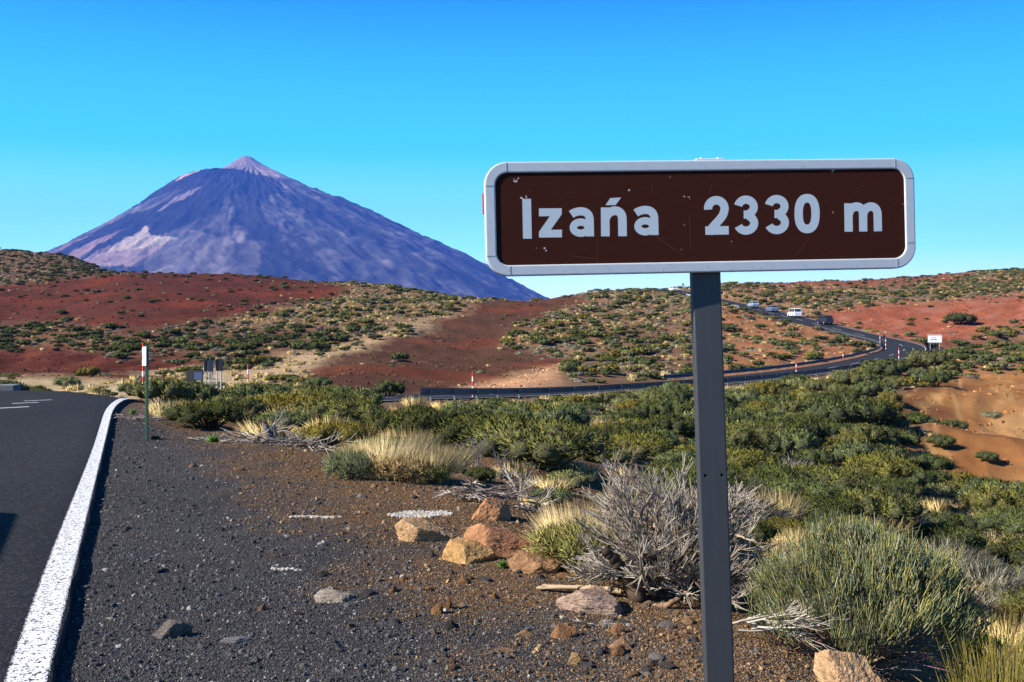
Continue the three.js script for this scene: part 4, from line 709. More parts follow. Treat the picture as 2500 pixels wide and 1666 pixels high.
{ // loose stones one can count
  seed = 2024; const shapes = [0, 1, 2, 3, 4, 5].map((k) => rockGeo(500 + k, .62, .5, .56, 3, .6, .16)), mats = [[.33, .19, .095], [.42, .27, .15], [.11, .105, .105], [.2, .13, .08], [.3, .28, .26], [.07, .066, .066]].map(rockMat);
  let n = 0, tries = 0;
  while (n < 230 && tries++ < 9000) {
    const px = rr(300, 1780), py = rr(1100, 1660), d = EYE * F / (py - HY), x = (px - CX) / F * d, b = brownness(x, d); if (x < roadEdge(d) + .35 || x > .38 + Math.max(0, (6.1 - d)) * .62 || rnd() > .05 + .95 * b * b) continue;
    if (px > 930 && px < 1380 && py > 1230 && py < 1400) continue;
    const s = .014 + .04 * Math.pow(rnd(), 3) * 1.6, m = new THREE.Mesh(shapes[Math.floor(rnd() * 6)], mats[b > .4 ? [0, 1, 0, 3, 2, 4][Math.floor(rnd() * 6)] : [2, 5, 5, 3, 4, 2][Math.floor(rnd() * 6)]]);
    m.position.set(x, groundY(x, -d) + s * .1, -d); m.scale.set(s * rr(.8, 1.5), s * rr(.6, 1), s * rr(.8, 1.3)); m.rotation.set(0, rr(0, 6.28), rr(-.2, .2));
    add(m, 'stone', b > .4 ? 'small loose stone lying on the brown gravel' : 'small loose stone lying on the dark gravel', 'stone', b > .4 ? 'small stones on the brown gravel' : 'small stones on the dark gravel'); n++;
  }
  // gravel
  const peb = new THREE.IcosahedronGeometry(1, 0), P = peb.attributes.position; for (let i = 0; i < P.count; i++) { const k = 1 + .45 * noise(P.getX(i) * 2.3, P.getY(i) * 2.3, P.getZ(i) * 2.3); P.setXYZ(i, P.getX(i) * k, P.getY(i) * k * .75, P.getZ(i) * k); } peb.computeVertexNormals();
  const N = 190000, im = new THREE.InstancedMesh(peb, new THREE.MeshPhysicalMaterial({ roughness: .85, specularIntensity: .3 }), N), M = new THREE.Matrix4(), q = new THREE.Quaternion(), e = new THREE.Euler(), s = V(1, 1, 1), p = V(0, 0, 0), c = new THREE.Color(); let k = 0;
  while (k < N) {
    const d = 3.9 * Math.pow(14.5 / 3.9, Math.pow(rnd(), 1.25)), px = rr(-60, 2560), x = (px - CX) / F * d; if (x < roadEdge(d) + .012 || x > 1.6 - (d - 4) * .1 && rnd() > .25) continue;
    const near = x - roadEdge(d), b = brownness(x, d), z = .0024 + .0038 * Math.pow(rnd(), 2) + (rnd() < .02 ? rr(.004, .012) : 0), sc = z * (1 + .06 * (d - 4));
    p.set(x, groundY(x, -d) + sc * rr(-.1, .35), -d); s.set(sc * rr(.7, 1.4), sc * rr(.6, 1.1), sc * rr(.7, 1.4)); e.set(rr(0, 6.28), rr(0, 6.28), rr(0, 6.28)); im.setMatrixAt(k, M.compose(p, q.setFromEuler(e), s));
    const t = rnd(), g = rr(.5, 1.4); if (rnd() < b * .85) c.setRGB((t < .5 ? .16 : t < .8 ? .27 : .08) * g, (t < .5 ? .096 : t < .8 ? .18 : .07) * g, (t < .5 ? .05 : t < .8 ? .095 : .06) * g); else c.setRGB((t < .93 ? .066 : .25) * g, (t < .93 ? .063 : .235) * g, (t < .93 ? .063 : .21) * g);
    im.setColorAt(k, c); k++;
  }
  add(im, 'gravel', 'loose black and brown gravel covering the road shoulder', 'gravel', null, 'stuff');
  // patches of crumbled pale stone
  const pale = (label, px, d, wx, wz, n, sd) => { seed = sd; const im = new THREE.InstancedMesh(peb, new THREE.MeshStandardMaterial({ roughness: .9 }), n); for (let k = 0; k < n; k++) { const a = rr(0, 6.28), r = Math.sqrt(rnd()), o = onGround(px, d), x = o.x + Math.cos(a) * r * wx, z = o.z + Math.sin(a) * r * wz * (.6 + .4 * noise(x * 9, 3, 4)), sc = rr(.005, .016); im.setMatrixAt(k, M.compose(p.set(x, groundY(x, z) + .004, z), q.setFromEuler(e.set(rr(0, 6), rr(0, 6), 0)), s.set(sc, sc * .6, sc))); const g = rr(.25, .5); im.setColorAt(k, c.setRGB(g, g * .93, g * .8)); } add(im, 'crumbled_stone', label, 'crumbled stone', null, 'stuff'); };
  pale('patch of crumbled white stone behind the wedge shaped rock', 1025, 7.85, .25, .17, 760, 5);
  pale('thin streak of crumbled white stone on the dark gravel', 772, 7.75, .2, .03, 220, 6);
  pale('faint streak of pale grit on the dark gravel in front', 700, 6.25, .1, .02, 60, 7);
}
{ // stones strewn on the bare slopes
  seed = 606; const g0 = rockGeo(900, .62, .5, .56, 1, .6, .2), bare = new Set(['red hill', 'brown slope', 'red cut', 'mound', 'gully', 'tan bank', 'skyline', 'between roads', 'straw ridge']), L = [], M = new THREE.Matrix4(), q = new THREE.Quaternion(), e = new THREE.Euler(), c = new THREE.Color(); let tries = 0;
  while (L.length < 16000 && tries++ < 70000) {
    const d = 46 * Math.pow(360 / 46, Math.sqrt(rnd())), px = rr(-100, 2600), x = (px - CX) / F * d, y = groundY(x, -d), zn = zoneAt(x, y, -d, rr(-20, 20), rr(-8, 8)); if (!bare.has(zn.id) || rnd() > clamp(.45 + 1.6 * fbm(x / 11, d / 11, 77, 3), .04, 1)) continue; if (roadY(x, -d)[0] < 5) continue;
    const s = .05 + .26 * Math.pow(rnd(), 4) + .0004 * d, k = rr(.35, 1.5); L.push([M.compose(V(x, y + s * .1, -d), q.setFromEuler(e.set(rr(-.3, .3), rr(0, 6.28), 0)).clone(), V(s * rr(.8, 1.5), s * rr(.6, 1), s * rr(.8, 1.4))).clone(), zn.soil.map((v) => clamp(v * k * 1.1 + .01, 0, .7))]);
  }
  const im = new THREE.InstancedMesh(g0, new THREE.MeshPhysicalMaterial({ roughness: .95, specularIntensity: .08 }), L.length); L.forEach(([m, k], i) => { im.setMatrixAt(i, m); im.setColorAt(i, c.setRGB(...k)); });
  add(im, 'scattered_stones', 'small stones strewn over the bare red and brown slopes', 'stones', null, 'stuff');
}
{ // fallen log
  seed = 33; const mb = new MB(), a = onGround(1312, 5.75, .02), b = onGround(1500, 5.62, .035), g = new THREE.Group(); g.position.copy(a); const v = b.clone().sub(a);
  for (let k = 0; k < 7; k++) { const o = V(rr(-.01, .03), rr(-.01, .018), rr(-.02, .02)); mb.tube([o, v.clone().multiplyScalar(.3).add(V(0, .008 + rr(-.006, .006), rr(-.02, .02))), v.clone().multiplyScalar(.7).add(V(0, .01 + rr(-.006, .006), rr(-.016, .016))), v.clone().add(V(rr(-.06, .05), rr(-.01, .02), rr(-.02, .02)))], rr(.006, .012), rr(.009, .016), 6, [.50, .36, .22].map((q, i, a) => q * (.75 + .12 * (k % 4)))); }
  part(g, 'splintered_wood', mb.geo(), wood); add(g, 'fallen_log', 'short splintered log lying behind the flat reddish slab', 'log');
}

// ------------------------------------------------------------------ the sign
{
  const W = 1.467, H = .375, sign = new THREE.Group(), pl = pt(1184, 536, 3.35), pr = pt(2235, 520.5, 3.485), mid = pl.clone().add(pr).multiplyScalar(.5), ex = pr.clone().sub(pl).normalize(), ez = V(0, 1, 0).clone(); ez.crossVectors(ex, V(0, 1, 0)).normalize(); const ey = V(0, 0, 0).crossVectors(ez, ex).normalize();
  const head = new THREE.Matrix4().makeBasis(ex, ey, ez); 
  const foot = pt(1742, 0, 3.47); foot.y = 0; sign.position.set(foot.x + .055, 0, foot.z); 
  const place = (o, x, y, z) => { const m = head.clone().setPosition(mid.clone().addScaledVector(ex, x).addScaledVector(ey, y).addScaledVector(ez, z).sub(sign.position)); m.decompose(o.position, o.quaternion, o.scale); return o; };
  const rr2 = (s, w, hh, r) => { s.moveTo(-w + r, -hh); s.lineTo(w - r, -hh); s.absarc(w - r, -hh + r, r, -Math.PI / 2, 0); s.lineTo(w, hh - r); s.absarc(w - r, hh - r, r, 0, Math.PI / 2); s.lineTo(-w + r, hh); s.absarc(-w + r, hh - r, r, Math.PI / 2, Math.PI); s.lineTo(-w, -hh + r); s.absarc(-w + r, -hh + r, r, Math.PI, Math.PI * 1.5); return s; };
  // the face, printed
  const cw = 2048, ch = 524, cv = document.createElement('canvas'); cv.width = cw; cv.height = ch; const g = cv.getContext('2d');
  const X = (x, y) => { const s = (x - (45 + 13 * (y - 55) / 600)) / 2250, t = s * 3.35 / (3.485 - s * .135); return t * cw; }, Y = (x, y) => { const f = (x - 50) / 2250, a = mix(55, 35, f), b = mix(655, 611, f); return (y - a) / (b - a) * ch; };
  g.fillStyle = 'rgb(57,25,17)'; g.fillRect(0, 0, cw, ch); seed = 8;
  for (let k = 0; k < 2600; k++) { g.fillStyle = `rgba(${rnd() < .5 ? '48,20,15' : '84,42,33'},${rr(.03, .10)})`; const w = rr(4, 60); g.fillRect(rr(0, cw), rr(0, ch), w, rr(2, 14)); }
  g.strokeStyle = g.fillStyle = 'rgb(182,195,203)'; g.lineCap = 'butt'; g.lineJoin = 'round';
  const poly = (pts, fill) => { g.beginPath(); pts.forEach(([x, y], k) => g[k ? 'lineTo' : 'moveTo'](X(x, y), Y(x, y))); if (fill) { g.closePath(); g.fill(); } else g.stroke(); };
  const arc = (cx, cy, rx, ry, a0, a1, n = 28, p = 1) => { const o = []; for (let k = 0; k <= n; k++) { const a = (a0 + (a1 - a0) * k / n) * Math.PI / 180, c = Math.cos(a), s = Math.sin(a); o.push([cx + rx * Math.sign(c) * Math.pow(Math.abs(c), p), cy + ry * Math.sign(s) * Math.pow(Math.abs(s), p)]); } return o; };
  const B = (p0, p1, p2, p3, n = 24) => { const o = []; for (let k = 0; k <= n; k++) { const t = k / n, u = 1 - t; o.push([0, 1].map((i) => u * u * u * p0[i] + 3 * u * u * t * p1[i] + 3 * u * t * t * p2[i] + t * t * t * p3[i])); } return o; };
  g.lineWidth = 41; poly([[269, 247], [273, 456]]);
  poly([[333, 297], [453, 296], [453, 328], [396, 409], [454, 408], [454, 449], [333, 450], [333, 420], [390, 338], [333, 339]], true);
  const letterA = (x, y) => { g.lineWidth = 38; poly([...B([x + 5, y + 35], [x + 35, y + 12], [x + 101, y + 6], [x + 102, y + 62]), [x + 104, y + 150]]); g.lineWidth = 34; poly(arc(x + 55, y + 104, 39, 29, 0, 360, 40)); };
  letterA(497, 294); letterA(835, 287);
  g.lineWidth = 41; poly([[680, 292], [681, 444]]); poly([...B([684, 352], [686, 305], [770, 285], [770, 356]), [771, 443]]);
  poly([[681, 281], [707, 243], [764, 240], [735, 280]], true);
  g.lineWidth = 40; poly([...arc(1262, 298, 43, 43, 172, 372, 24), ...B([1303, 310], [1300, 350], [1250, 375], [1222, 428], 16)]); poly([[1204, 414], [1327, 412]]);
  for (const [x, y] of [[1353, 232], [1514, 229]]) { g.lineWidth = 39; poly([...arc(x + 64, y + 58, 41, 38, 190, 430, 26)]); poly(arc(x + 64, y + 143, 43, 39, -75, 158, 26)); poly([[x + 52, y + 98], [x + 84, y + 98]]); }
  g.lineWidth = 41; poly([...arc(1737, 325, 44, 80, 0, 364, 60, .82)]);
  poly([[1953, 271], [1955, 420]]); poly([...B([1956, 330], [1958, 280], [2030, 270], [2030, 330]), [2031, 419]]); poly([...B([2032, 330], [2034, 280], [2105, 270], [2106, 330]), [2108, 418]]);
  // chips and scratches
  for (const [x, y, s] of [[212, 150, 9], [222, 143, 6], [245, 241, 9], [262, 236, 7], [803, 203, 6], [1092, 234, 5], [1118, 243, 6], [1093, 384, 5], [1872, 318, 4], [1868, 101, 9], [365, 512, 8], [320, 504, 3], [1022, 133, 3], [288, 206, 2], [1080, 511, 3], [417, 322, 4], [2240, 275, 3], [2030, 180, 2], [1340, 470, 3]]) { g.fillStyle = 'rgb(205,200,195)'; for (let k = 0; k < 5; k++) { g.beginPath(); g.ellipse(X(x + rr(-s, s), y), Y(x, y + rr(-s, s)), rr(.2, .6) * s, rr(.15, .4) * s, rr(0, 3), 0, 7); g.fill(); } }
  g.lineWidth = 1.5; for (const L of [[940, 440, 1090, 545], [1750, 450, 1675, 550], [925, 160, 927, 220], [1240, 170, 1230, 210], [1122, 330, 1125, 520], [640, 470, 636, 590], [1400, 130, 1440, 125], [500, 545, 620, 560]]) { g.strokeStyle = 'rgba(150,120,110,.45)'; poly([[L[0], L[1]], [L[2], L[3]]]); }
  const face = new THREE.CanvasTexture(cv); face.colorSpace = THREE.SRGBColorSpace; face.anisotropy = 8;
  const pg = new THREE.ShapeGeometry(rr2(new THREE.Shape(), W / 2 - .012, H / 2 - .012, .06), 16); { const P = pg.attributes.position, U = pg.attributes.uv; for (let i = 0; i < P.count; i++) U.setXY(i, P.getX(i) / W + .5, P.getY(i) / H + .5); }
  place(part(sign, 'sign_face', pg, new THREE.MeshPhysicalMaterial({ map: face, roughness: .85, specularIntensity: .25 })), 0, 0, -.002);
  // raised frame of folded sheet, with a narrow inner lip
  const metalTex = grainTexture(512, (u, v) => { const n = noise(u * 9, v * 9, 3) * .5 + noise(u * 40, v * 40, 7) * .25, c = noise(u * 22, v * 22, 11); const b = .82 + .1 * n, chip = c > .62 ? .7 : 1; return [b * chip, b * chip, b * chip]; }); metalTex.repeat.set(3, 3);
  const metal = new THREE.MeshStandardMaterial({ color: rgb(.60, .65, .69), map: metalTex, roughness: .5, metalness: .1 });
  const ring = rr2(new THREE.Shape(), W / 2 - .005, H / 2 - .005, .07); ring.holes.push(rr2(new THREE.Path(), W / 2 - .031, H / 2 - .031, .046));
  const fr = place(part(sign, 'frame', new THREE.ExtrudeGeometry(ring, { depth: .032, bevelEnabled: true, bevelThickness: .005, bevelSize: .005, bevelSegments: 3, curveSegments: 20 }), metal), 0, 0, -.034);
  const back = rr2(new THREE.Shape(), W / 2 - .014, H / 2 - .014, .06); place(part(sign, 'back_plate', new THREE.ExtrudeGeometry(back, { depth: .003, bevelEnabled: false, curveSegments: 16 }), metal), 0, 0, -.016);
  // joints of the frame strips
  const jm = new THREE.MeshStandardMaterial({ color: rgb(.30, .33, .36), roughness: .7 });
  for (const [x, y, w, hh] of [[-.66, .17, .0015, .03], [.665, .17, .0015, .03], [-.655, -.17, .0015, .03], [.665, -.17, .0015, .03], [-.716, .11, .03, .0015], [-.716, -.12, .03, .0015], [.716, .12, .03, .0015], [.716, -.10, .03, .0015]]) place(part(sign, 'frame_joint', new THREE.BoxGeometry(w, hh, .0016), jm), x, y, .0032);
  // red scrap of film behind the left edge
  place(part(sign, 'red_film', new RoundedBoxGeometry(.016, .07, .004, 2, .0018), new THREE.MeshStandardMaterial({ color: rgb(.34, .07, .08), roughness: .6 }), 'red scrap showing behind the left edge'), -W / 2 + .002, .055, -.038);
  // clamp on the top edge
  const cl = place(part(sign, 'clamp', new RoundedBoxGeometry(.1, .008, .03, 2, .003), metal), .03, H / 2 + .004, -.03);
  for (const x of [-.028, .03]) { const b = new THREE.Mesh(new THREE.CylinderGeometry(.006, .007, .004, 8), metal); b.name = 'bolt'; b.position.set(x, .0055, .004); cl.add(b); }
  // post: steel tube with two holes
  const PW = .0975, PD = .05, PL = 2.5, tube = new Brush(new RoundedBoxGeometry(PW, PL, PD, 4, .007)); tube.updateMatrixWorld();
  const hole = new THREE.CylinderGeometry(.0055, .0055, .03, 16); hole.rotateX(Math.PI / 2); let res = tube; const ev = new Evaluator(); ev.useGroups = false;
  const topY = 1.6 + (HY - 672) / F * 3.46 + .2, lean = 1.97 * Math.PI / 180, hy = 1.6 + (HY - 1162) / F * 3.45 - (topY - PL / 2);
  const speck = grainTexture(512, (u, v, i, j) => { const a = noise(u * 60, v * 60, 4), b = noise(u * 140, v * 140, 9), k = a + b > 1.02 ? 2.6 : 1, c = .36 * k * (1 + .12 * noise(u * 5, v * 5, 2)); return [c, c, c]; }); speck.repeat.set(1, 2);
  const postMat = new THREE.MeshStandardMaterial({ color: rgb(.125, .135, .155), map: speck, roughness: .48, metalness: .15 });
  for (const x of [-.028, .028]) { const b = new Brush(hole); b.position.set(x, hy, PD / 2 - .01); b.updateMatrixWorld(); res = ev.evaluate(res, b, SUBTRACTION); }
  const post = part(sign, 'post', res.geometry, postMat);
  const pc = pt(1734, 900, 3.455), yaw = Math.atan2(ex.z, ex.x); post.rotation.set(0, -yaw - .07, lean, 'YZX'); 
  const along = V(0, PL / 2, 0).applyEuler(post.rotation), top = pt(1734.5 - (900 - 672) * .0345, 672, 3.455).addScaledVector(ez, -PD / 2); top.y = topY; top.x -= .2 * Math.tan(lean);
  post.position.copy(top).sub(along).sub(sign.position);
  // two clamps holding the panel on the post
  for (const y of [.09, -.1]) place(part(sign, 'back_rail', new THREE.BoxGeometry(.3, .03, .012), metal), .03, y, -.0245);
  add(sign, 'road_sign', 'brown sign reading Izaña 2330 m in a grey frame on a square post', 'road sign');
}

// ------------------------------------------------------------------ markers, rails, boards
const mat = (r, g, b, rough = .6, metalness = 0) => new THREE.MeshStandardMaterial({ color: rgb(r, g, b), roughness: rough, metalness });
const white = mat(.78, .78, .76), red = mat(.55, .03, .02), green = mat(.02, .09, .055, .5), galv = mat(.42, .45, .48, .5, .2), dark = mat(.03, .035, .045), black = mat(.02, .02, .022);
{
  const g = new THREE.Group(); g.position.copy(onGround(358, 12.3)); const y1 = 1.6 + (HY - 845) / F * 12.3 - g.position.y;
  const pb = part(g, 'post', new RoundedBoxGeometry(.034, y1 + .2, .028, 2, .006), green); pb.position.y = (y1 - .2) / 2;
  const p = part(g, 'reflector_panel', new RoundedBoxGeometry(.075, .23, .012, 2, .005), white); p.position.set(-.022, y1 - .125, .012); p.rotation.y = -.65;
  const e = part(g, 'panel_back', new RoundedBoxGeometry(.035, .23, .02, 2, .005), green); e.position.set(.012, y1 - .122, .017);
  add(g, 'marker_post', 'dark green marker post with a white reflector panel on the shoulder by the road', 'marker post');
}
function snowPole(px, pyTop, d, hgt, label, rad = .055) {
  const g = new THREE.Group(), top = pt(px, pyTop, d); g.position.set(top.x, top.y - hgt, top.z); const n = Math.round(hgt / .36);
  for (let k = 0; k < n; k++) { const s = part(g, 'band', new THREE.CylinderGeometry(rad, rad, hgt / n, 10), (n - k) % 2 ? red : white); s.position.y = (k + .5) * hgt / n; }
  add(g, 'snow_pole', label, 'snow pole');
}
snowPole(349, 838, 62, 2.7, 'red and white striped pole just left of the green marker post', .06);
snowPole(605, 889, 75, 1.9, 'red and white striped pole right of the dark sign backs', .05);
snowPole(1154, 908, 71, 2, 'red and white striped pole on the guardrail in the middle of the valley');
snowPole(1944.5, 883, 122, 2.05, 'red and white striped pole on the guardrail right of the sign post');
snowPole(2059, 859, 150, 2.0, 'red and white striped pole on the slope between the two guardrails');
snowPole(2195, 849, 134, 2.3, 'red and white striped pole at the outer side of the hairpin');
snowPole(2149, 817, 178, 2.2, 'left one of two striped poles at the inner hairpin rail');
snowPole(2163, 824, 168, 2.4, 'right one of two striped poles at the inner hairpin rail');
function guardrail(label, R, k0, k1, off, mt, side, posts = true) {
  const g = new THREE.Group(), P = [];
  for (let k = k0; k <= k1; k++) { const a = R[Math.max(0, k - 1)], b = R[Math.min(R.length - 1, k + 1)], l = Math.hypot(b.x - a.x, b.z - a.z), nx = -(b.z - a.z) / l, nz = (b.x - a.x) / l; P.push([V(R[k].x + nx * off, R[k].y, R[k].z + nz * off), nx, nz]); }
  g.position.copy(P[0][0]);
  const prof = [[0, .27], [.06, .32], [.06, .41], [0, .46], [0, .49], [.06, .54], [.06, .63], [0, .68]], mb = new MB();
  P.forEach(([p, nx, nz], k) => { prof.forEach(([o, y], e) => mb.v(p.x - g.position.x + nx * o * side, p.y - g.position.y + y, p.z - g.position.z + nz * o * side, 0, 1, 0, [1, 1, 1])); if (k) for (let e = 1; e < 8; e++) { const q = k * 8 + e, a = q - 9; mb.i.push(a, a + 1, q - 1, a + 1, q, q - 1); } });
  const bg = mb.geo().toNonIndexed(); bg.computeVertexNormals(); const bm = mt.clone(); bm.side = THREE.DoubleSide; part(g, 'rail_beam', bg, bm);
  let s = 0, next = 0; const pg = new RoundedBoxGeometry(.1, .8, .12, 1, .01);
  for (let k = 1; k < P.length; k++) { s += P[k][0].distanceTo(P[k - 1][0]); if (s > next) { const q = part(g, 'post', pg, railPost); q.position.copy(P[k][0]).sub(g.position); q.position.x -= P[k][1] * .08 * side; q.position.z -= P[k][2] * .08 * side; q.position.y += .2; q.rotation.y = Math.atan2(P[k][1], P[k][2]); next += 4; } }
  add(g, 'guardrail', label, 'guardrail');
}
const near = (px, lo, hi) => { let b = lo, e = 1e9; for (let k = lo; k < hi; k++) { const q = CX + lowRoad[k].x / -lowRoad[k].z * F, w = Math.abs(q - px); if (w < e) { e = w; b = k; } } return b; };
let apex = 0; for (let k = 1; k < lowRoad.length; k++) if (lowRoad[k].x / -lowRoad[k].z > lowRoad[apex].x / -lowRoad[apex].z) apex = k;
const railPost = mat(.13, .14, .155, .5, .1), steel = mat(.055, .065, .085, .5, .2);
guardrail('long steel guardrail along the near side of the lower road', lowRoad, near(890, 0, apex), near(2120, 0, apex), 3.7, steel, -1);
guardrail('curved guardrail along the inside of the hairpin', lowRoad, near(1690, 0, apex), near(2030, apex, 259), -3.7, steel, 1);
guardrail('short guardrail beside the upper road near the crest', lowRoad, near(1840, apex, 259), near(1705, apex, 259), -3.7, galv, 1);
function board(name, label, category, px, pyTop, pyBot, wpx, d, mt, frameMat, legs, rot = 0, paint) {
  const g = new THREE.Group(), t = pt(px, pyTop, d), b = pt(px, pyBot, d), w = wpx / F * d, hh = t.y - b.y, gy = groundY(t.x, t.z); g.position.set(t.x, gy, t.z); g.rotation.y = rot;
  const p = part(g, 'panel', new RoundedBoxGeometry(w, hh, .05, 2, .01), mt); p.position.y = (t.y + b.y) / 2 - gy;
  if (paint) { const f = part(g, 'face', new THREE.BoxGeometry(w * .94, hh * .92, .006), paint); f.position.set(0, (t.y + b.y) / 2 - gy, .03); }
  for (const x of legs) { const l = part(g, 'leg', new THREE.CylinderGeometry(.04, .04, b.y - gy + .3 + hh * .5, 8), frameMat); l.position.set(x * w, (b.y - gy - .3 + hh * .5) / 2, -.06); }
  return add(g, name, label, category);
}
board('sign_board', 'dark sign back, first from the left of the four', 'sign', 502, 880, 908, 9, 62, dark, galv, [0], .5);
board('sign_board', 'dark sign back, second from the left of the four', 'sign', 514, 879, 908, 13, 61.5, mat(.03, .045, .08), galv, [-.25, .3], .2);
board('sign_board', 'dark sign back, third from the left of the four', 'sign', 530, 877, 906, 8, 63, dark, galv, [0], .5);
board('sign_board', 'dark sign back, rightmost of the four', 'sign', 539, 877, 906, 10, 62.5, dark, galv, [0], .2);
{
  const b = board('information_board', 'low dark information board with a blue grey panel behind the bushes', 'information board', 475, 905, 929, 42, 55, black, dark, [-.4, .4], 0, null);
  const q = part(b, 'info_panel', new THREE.BoxGeometry(.45, .42, .01), mat(.05, .09, .17)); q.position.set(.2, b.children[0].position.y - .03, .032);
}
{ // white board at the hairpin
  const cv = document.createElement('canvas'); cv.width = 256; cv.height = 150; const g = cv.getContext('2d'); g.fillStyle = '#e9e9e6'; g.fillRect(0, 0, 256, 150); g.fillStyle = '#c8665a'; g.fillRect(0, 0, 256, 16); g.fillStyle = '#999'; g.fillRect(60, 50, 90, 10); g.fillStyle = '#222'; g.fillRect(50, 84, 110, 20); g.fillStyle = '#e9e9e6'; g.fillRect(62, 90, 70, 8); g.fillStyle = '#555'; g.fillRect(205, 82, 8, 16);
  const t = new THREE.CanvasTexture(cv); t.colorSpace = THREE.SRGBColorSpace;
  board('sign_board', 'white notice board with a red top edge beside the hairpin', 'sign', 2283, 817, 837, 33, 172, mat(.55, .55, .55), galv, [-.32, .32], -.15, new THREE.MeshStandardMaterial({ map: t, roughness: .6 }));
}
board('road_sign', 'small blue sign on a thin pole at the crest of the upper road', 'road sign', 1668, 692, 698, 4, 315, mat(.02, .12, .35), galv, [0]);
board('road_sign', 'tiny grey sign left of the blue sign at the crest', 'road sign', 1648, 699, 703, 3, 318, mat(.1, .12, .16), galv, [0]);
{
  const g = new THREE.Group(), p = pt(2159, 816, 170), gy = groundY(p.x, p.z); g.position.set(p.x, gy, p.z); const s = new THREE.Shape(); s.moveTo(-.5, 0); s.lineTo(.5, 0); s.lineTo(0, .9); s.closePath();
  const q = part(g, 'plate', new THREE.ExtrudeGeometry(s, { depth: .02, bevelEnabled: true, bevelSize: .04, bevelThickness: .004, bevelSegments: 2 }), dark); q.position.y = p.y - gy - .9; const l = part(g, 'pole', new THREE.CylinderGeometry(.05, .05, p.y - gy - .2, 8), dark); l.position.set(0, (p.y - gy - .2) / 2, -.06); add(g, 'warning_sign', 'dark triangular sign back on a pole at the inner hairpin rail', 'road sign');
}
{ // low stone wall at the left edge, beyond the crest
  const g = new THREE.Group(), d = 21, a = pt(44, 938, d); g.position.set(a.x, nearRoadY(a.x, d) - .02, a.z); seed = 44; const top = a.y - g.position.y, m1 = mat(.13, .13, .135, .95), m2 = mat(.18, .175, .17, .95), m3 = mat(.09, .09, .095, .95);
  const rows = 3, rh = (top + .25) / rows; const geos = [0, 1, 2].map((k) => { const q = new RoundedBoxGeometry(1, 1, 1, 3, .09), P = q.attributes.position; for (let i = 0; i < P.count; i++) P.setXYZ(i, P.getX(i) + .05 * noise(P.getX(i) * 3 + k * 7, P.getY(i) * 3, P.getZ(i) * 3), P.getY(i) + .04 * noise(P.getY(i) * 3, k * 5, P.getX(i) * 3), P.getZ(i) + .05 * noise(P.getZ(i) * 3, k, P.getY(i) * 4)); q.computeVertexNormals(); return q; });
  for (let r = 0; r < rows; r++) { let x = 0; while (x < 2.6) { const w = rr(.22, .42); const s = part(g, 'stone', geos[Math.floor(rnd() * 3)], [m1, m2, m3][Math.floor(rnd() * 3)]); s.scale.set(w - .012, rh - .012, .4); s.position.set(-x - w / 2, -.25 + (r + .5) * rh, rr(-.015, .015)); x += w; } }
  g.rotation.y = .12; add(g, 'stone_wall', 'low grey stone wall beyond the crest of the near road', 'wall');
}

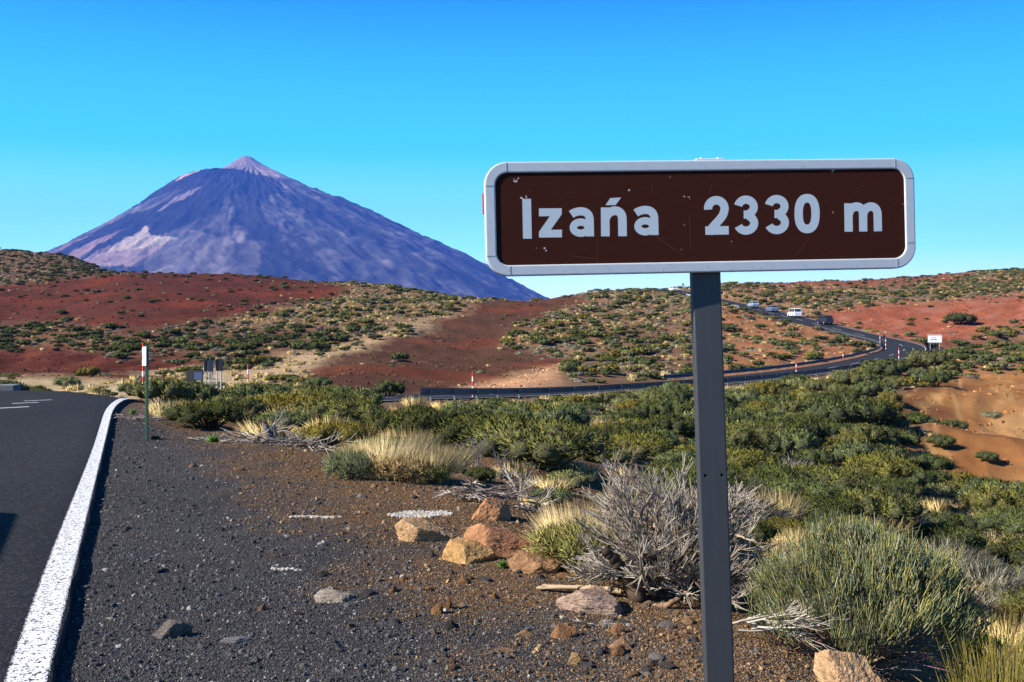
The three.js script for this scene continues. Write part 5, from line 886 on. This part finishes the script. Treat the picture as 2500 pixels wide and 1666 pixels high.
// ------------------------------------------------------------------ cars
function car(kind, paint, label, px, k, lane, at) {
  const g = new THREE.Group(), glass = mat(.02, .025, .03, .08), tyre = mat(.02, .02, .02, .9), rim = mat(.4, .4, .42, .35, .6);
  const S = { hatch: { L: 4.0, H: 1.46, hood: .9, body: [[-2, .3], [-2, .62], [-1.9, .78], [-1.0, .93], [1.85, .98], [2, .8], [2, .3]], cab: [[-1.05, .92], [-.3, 1.40], [1.3, 1.44], [1.9, .97]] },
    van: { L: 4.5, H: 1.86, body: [[-2.2, .3], [-2.2, .75], [-1.55, 1.02], [2.2, 1.08], [2.25, .85], [2.25, .3]], cab: [[-1.6, 1.0], [-.75, 1.78], [1.95, 1.82], [2.2, 1.06]] },
    suv: { L: 4.5, H: 1.75, body: [[-2.2, .35], [-2.2, .88], [-1.1, 1.04], [2.15, 1.08], [2.25, .85], [2.25, .35]], cab: [[-1.1, 1.02], [-.45, 1.66], [1.7, 1.70], [2.15, 1.06]] } }[kind], w = .86;
  const ext = (P, dep, bev) => { const s = new THREE.Shape(); P.forEach(([x, y], i) => s[i ? 'lineTo' : 'moveTo'](x, y)); s.closePath(); const q = new THREE.ExtrudeGeometry(s, { depth: dep - 2 * bev, bevelEnabled: true, bevelSize: bev * .8, bevelThickness: bev, bevelSegments: 3 }); q.translate(0, 0, -dep / 2 + bev); return q; };
  const paintMat2 = new THREE.MeshPhysicalMaterial({ color: rgb(...paint), roughness: .4, metalness: .1, clearcoat: 1, clearcoatRoughness: .08 });
  const c = S.cab, body = ext(S.body, 2 * w, .09), roofY = c[1][1];
  part(g, 'body', mergeGeometries([body, ext([[c[1][0] - .06, roofY - .03], [c[1][0], roofY + .03], [c[2][0], c[2][1] + .03], [c[2][0] + .06, c[2][1] - .03]], 1.46, .06), ...[-1, 1].flatMap((s) => [[c[0], c[1]], [c[3], c[2]], [[(c[0][0] + c[3][0]) / 2 + .1, c[0][1]], [(c[1][0] + c[2][0]) / 2 + .1, c[1][1]]]].map(([p, q]) => { const l = Math.hypot(q[0] - p[0], q[1] - p[1]), bx = new THREE.BoxGeometry(.09, l, .07); bx.rotateZ(-Math.atan2(q[0] - p[0], q[1] - p[1])); bx.translate((p[0] + q[0]) / 2, (p[1] + q[1]) / 2, s * .735); return bx.toNonIndexed(); }))]), paintMat2);
  part(g, 'windows', ext(c, 1.46, .05), glass);
  for (const x of [-1.35, 1.35]) for (const z of [-1, 1]) { const t = part(g, 'wheel', new THREE.CylinderGeometry(.33, .33, .22, 18).rotateX(Math.PI / 2), tyre); t.position.set(x, .33, z * .76); const r = part(t, 'rim', new THREE.CylinderGeometry(.2, .2, .02, 12).rotateX(Math.PI / 2), rim); r.position.z = z * .115; }
  for (const z of [-.62, .62]) { const f = part(g, 'headlight', new RoundedBoxGeometry(.08, .14, .32, 2, .03), mat(.7, .72, .75, .15)); f.position.set(S.body[1][0] + .0, S.body[1][1] - .02, z); const b = part(g, 'tail_light', new RoundedBoxGeometry(.08, .26, .16, 2, .03), mat(.35, .02, .02, .2)); b.position.set(-S.body[0][0] + .03, S.body[1][1] + .05, z * 1.12); }
  const num = part(g, 'bumper', new RoundedBoxGeometry(.1, .16, 1.6, 2, .04), mat(.08, .08, .085, .6)); num.position.set(-S.body[0][0] + .04, .45, 0);
  if (at) { g.position.copy(at[0]); g.rotation.y = at[1]; } else {
    const p = lowRoad[k], a = lowRoad[k - 1], b = lowRoad[k + 1], l = Math.hypot(b.x - a.x, b.z - a.z), tx = (b.x - a.x) / l, tz = (b.z - a.z) / l; g.position.set(p.x - tz * lane, p.y + .03, p.z + tx * lane); g.rotation.y = Math.atan2(tz, -tx);
  }
  return add(g, 'car', label, 'car');
}
car('suv', [.012, .016, .03], 'dark blue off-road car nearest on the upper road', 0, near(1995, apex, 259), 1.6);
car('van', [.8, .8, .8], 'white people carrier following the dark car on the upper road', 0, near(1922, apex, 259), 1.6);
car('hatch', [.12, .17, .27], 'blue grey hatchback behind the white people carrier', 0, near(1870, apex, 259), 1.6);
car('hatch', [.30, .38, .48], 'silver blue car just right of the sign post on the upper road', 0, near(1823, apex, 259), 1.6);
car('hatch', [.8, .8, .8], 'white car left of the sign post at the crest of the upper road', 0, near(1656, apex, 259), -1.5);
{ // the car on the near road, out of frame at left: only the shadow of its roof falls into the picture
  const hd = V(-.344, 0, -.939), nose = V(-6.76, 0, -6.25); // centre of the car
  car('suv', [.2, .2, .21], 'grey car standing on the near road outside the left edge', 0, 0, 0, [V(nose.x, .05, nose.z).addScaledVector(hd, -.1), Math.atan2(hd.z, -hd.x)]);
}
{ let t = 0; scene.traverse((o) => { if (o.isMesh && !o.isInstancedMesh) t += (o.geometry.index ? o.geometry.index.count : o.geometry.attributes.position.count) / 3; }); console.log('triangles', t); }
renderer.render(scene, camera);
